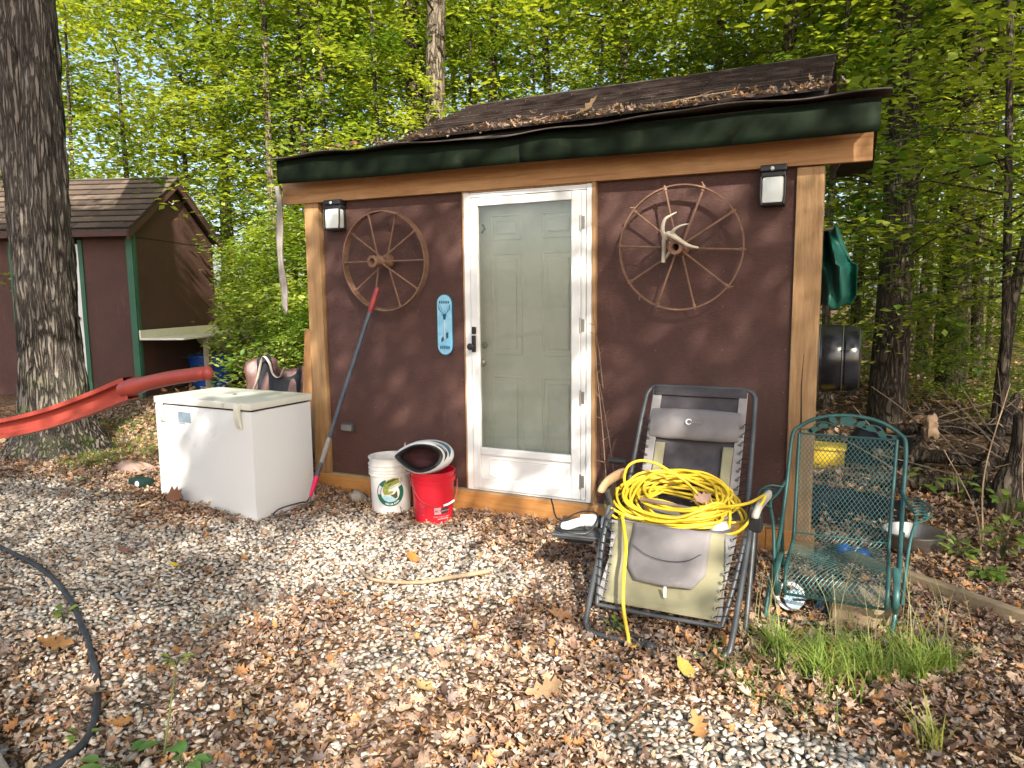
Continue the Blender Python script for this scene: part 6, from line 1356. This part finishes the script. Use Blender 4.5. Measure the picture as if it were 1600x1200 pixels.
# added unseen trees behind the camera, crowns shaped to lay shade where wanted
KX, KZ = -SUN[0]/SUN[1], -SUN[2]/SUN[1]
def shade_prob(x, y):  # chance of a leaf cluster, set by hand to place sun and shade
    z = KZ*y
    if -2.3 < x < -1.15 and -.55 < y < .75:
        return .04 if ((x+2.07)/.22)**2+((y+.40)/.30)**2 < 1 else .95
    if x < -5.2:
        return 1 if y < 5.0 else .03
    if y > 0 and -1.9 < x+KX*y < 2.6 and z < 2.6:
        wx = x+KX*y
        if z > 2.0: return .2
        if -.25 < wx < .75 and z > 1.6: return .12
        return 1
    if y >= 0: return .15 if x < -2.5 else (.3 if x+KX*y < 2 else .88)
    if ((x+.15)/1.35)**2+((y+1.0)/.75)**2 < 1: return .0
    if ((x-1.1)/1.25)**2+((y+2.2)/.65)**2 < 1: return .04
    if ((x-2.2)/.7)**2+((y+1.85)/.45)**2 < 1: return .06
    if x < -1.3 and y > -1.2: return .45
    if x < -.6: return .82
    if x > 2.6: return .85
    return .5
r9 = np.random.default_rng(99); pts = {0: [], 1: [], 2: [], 3: []}
tx4 = [(3.2, -12.2), (6.6, -12.0), (9.6, -11.4), (-.6, -12.6)]
for q_ in range(2500):
    x = r9.uniform(-9.5, 5.5); y = r9.uniform(-3.4, 7)
    if 2150 < q_ <= 2250: x = r9.uniform(-1.85, -1.2); y = r9.uniform(-.45, .45)  # extra leaf clusters added to shade the freezer's right face
    if q_ > 2250: x = r9.uniform(-9.3, -6.3); y = r9.uniform(1.8, 4.9)  # extra leaf clusters added to shade the small shed's front wall
    if r9.random() > shade_prob(x, y): continue
    tt = r9.uniform(12.5, 16.5); c = np.array([x, y, 0])+SUN*tt
    k = min(range(4), key=lambda k: (c[0]-tx4[k][0])**2+(c[1]-tx4[k][1])**2); pts[k].append(c)
for k, (x, y) in enumerate(tx4):
    t = thing('added_shade_tree', 'added unseen tree behind the viewpoint with crown shaped for shade, %s' % ['second from the left', 'second from the right', 'rightmost', 'leftmost'][k], 'tree', (x, y, 0), 'added shade trees behind the viewpoint')
    build('trunk', trunk_mb([(x, y, -.2), (x+.1, y, 2.5), (x-.1, y, 4.5), (x, y, 6)], [.28, .22, .16, .10], 12, .02), M_trunk, t, 60)
    if not pts[k]: continue
    cc = np.array(pts[k]); nl = 34; P = np.repeat(cc, nl, 0)+r9.normal(0, 1, (len(cc)*nl, 3))*np.array([.22, .22, .18]); n = len(P)
    me = leaf_mesh('crown', P-np.array([x, y, 0]), r9.uniform(.09, .15, n), r9.uniform(0, 6.28, n), r9.normal(0, .6, n), r9.uniform(0, 6.28, n), grn(n, (.085, .17, .02), (.2, .29, .035)), True)
    link_mesh('crown', me, M_leaf, t)
    lb_ = MB()
    for c in cc[::9]:
        z0 = min(5.8, max(3.5, c[2]-2.0)); lb_.tube([(x, y, z0), ((x+c[0])/2, (y+c[1])/2, (z0+c[2])/2+.2), tuple(c)], [.014, .009, .004], 5)
    build('limbs', lb_, M_trunk, t)
# added unseen tree right of the clearing, placed to dim the right hand woods
px5, py5 = 9.0, -.3; cc = []
for _ in range(330):
    x = r9.uniform(-1.2, 5.5); y = r9.uniform(6.0, 12.5); cc.append(np.array([x, y, 0])+SUN*r9.uniform(12.0, 16.0))
cc = np.array(cc); P = np.repeat(cc, 34, 0)+r9.normal(0, 1, (len(cc)*34, 3))*np.array([.24, .24, .18]); n = len(P)
t = thing('added_shade_tree', 'added unseen tree right of the clearing, placed to dim the woods', 'tree', (px5, py5, 0))
build('trunk', trunk_mb([(px5, py5, -.2), (px5+.1, py5, 2.5), (px5-.1, py5, 5), (px5, py5, 8)], [.28, .22, .16, .10], 12, .02), M_trunk, t, 60)
me = leaf_mesh('crown', P-np.array([px5, py5, 0]), r9.uniform(.09, .15, n), r9.uniform(0, 6.28, n), r9.normal(0, .6, n), r9.uniform(0, 6.28, n), grn(n, (.085, .17, .02), (.2, .29, .035)), True)
link_mesh('crown', me, M_leaf, t)
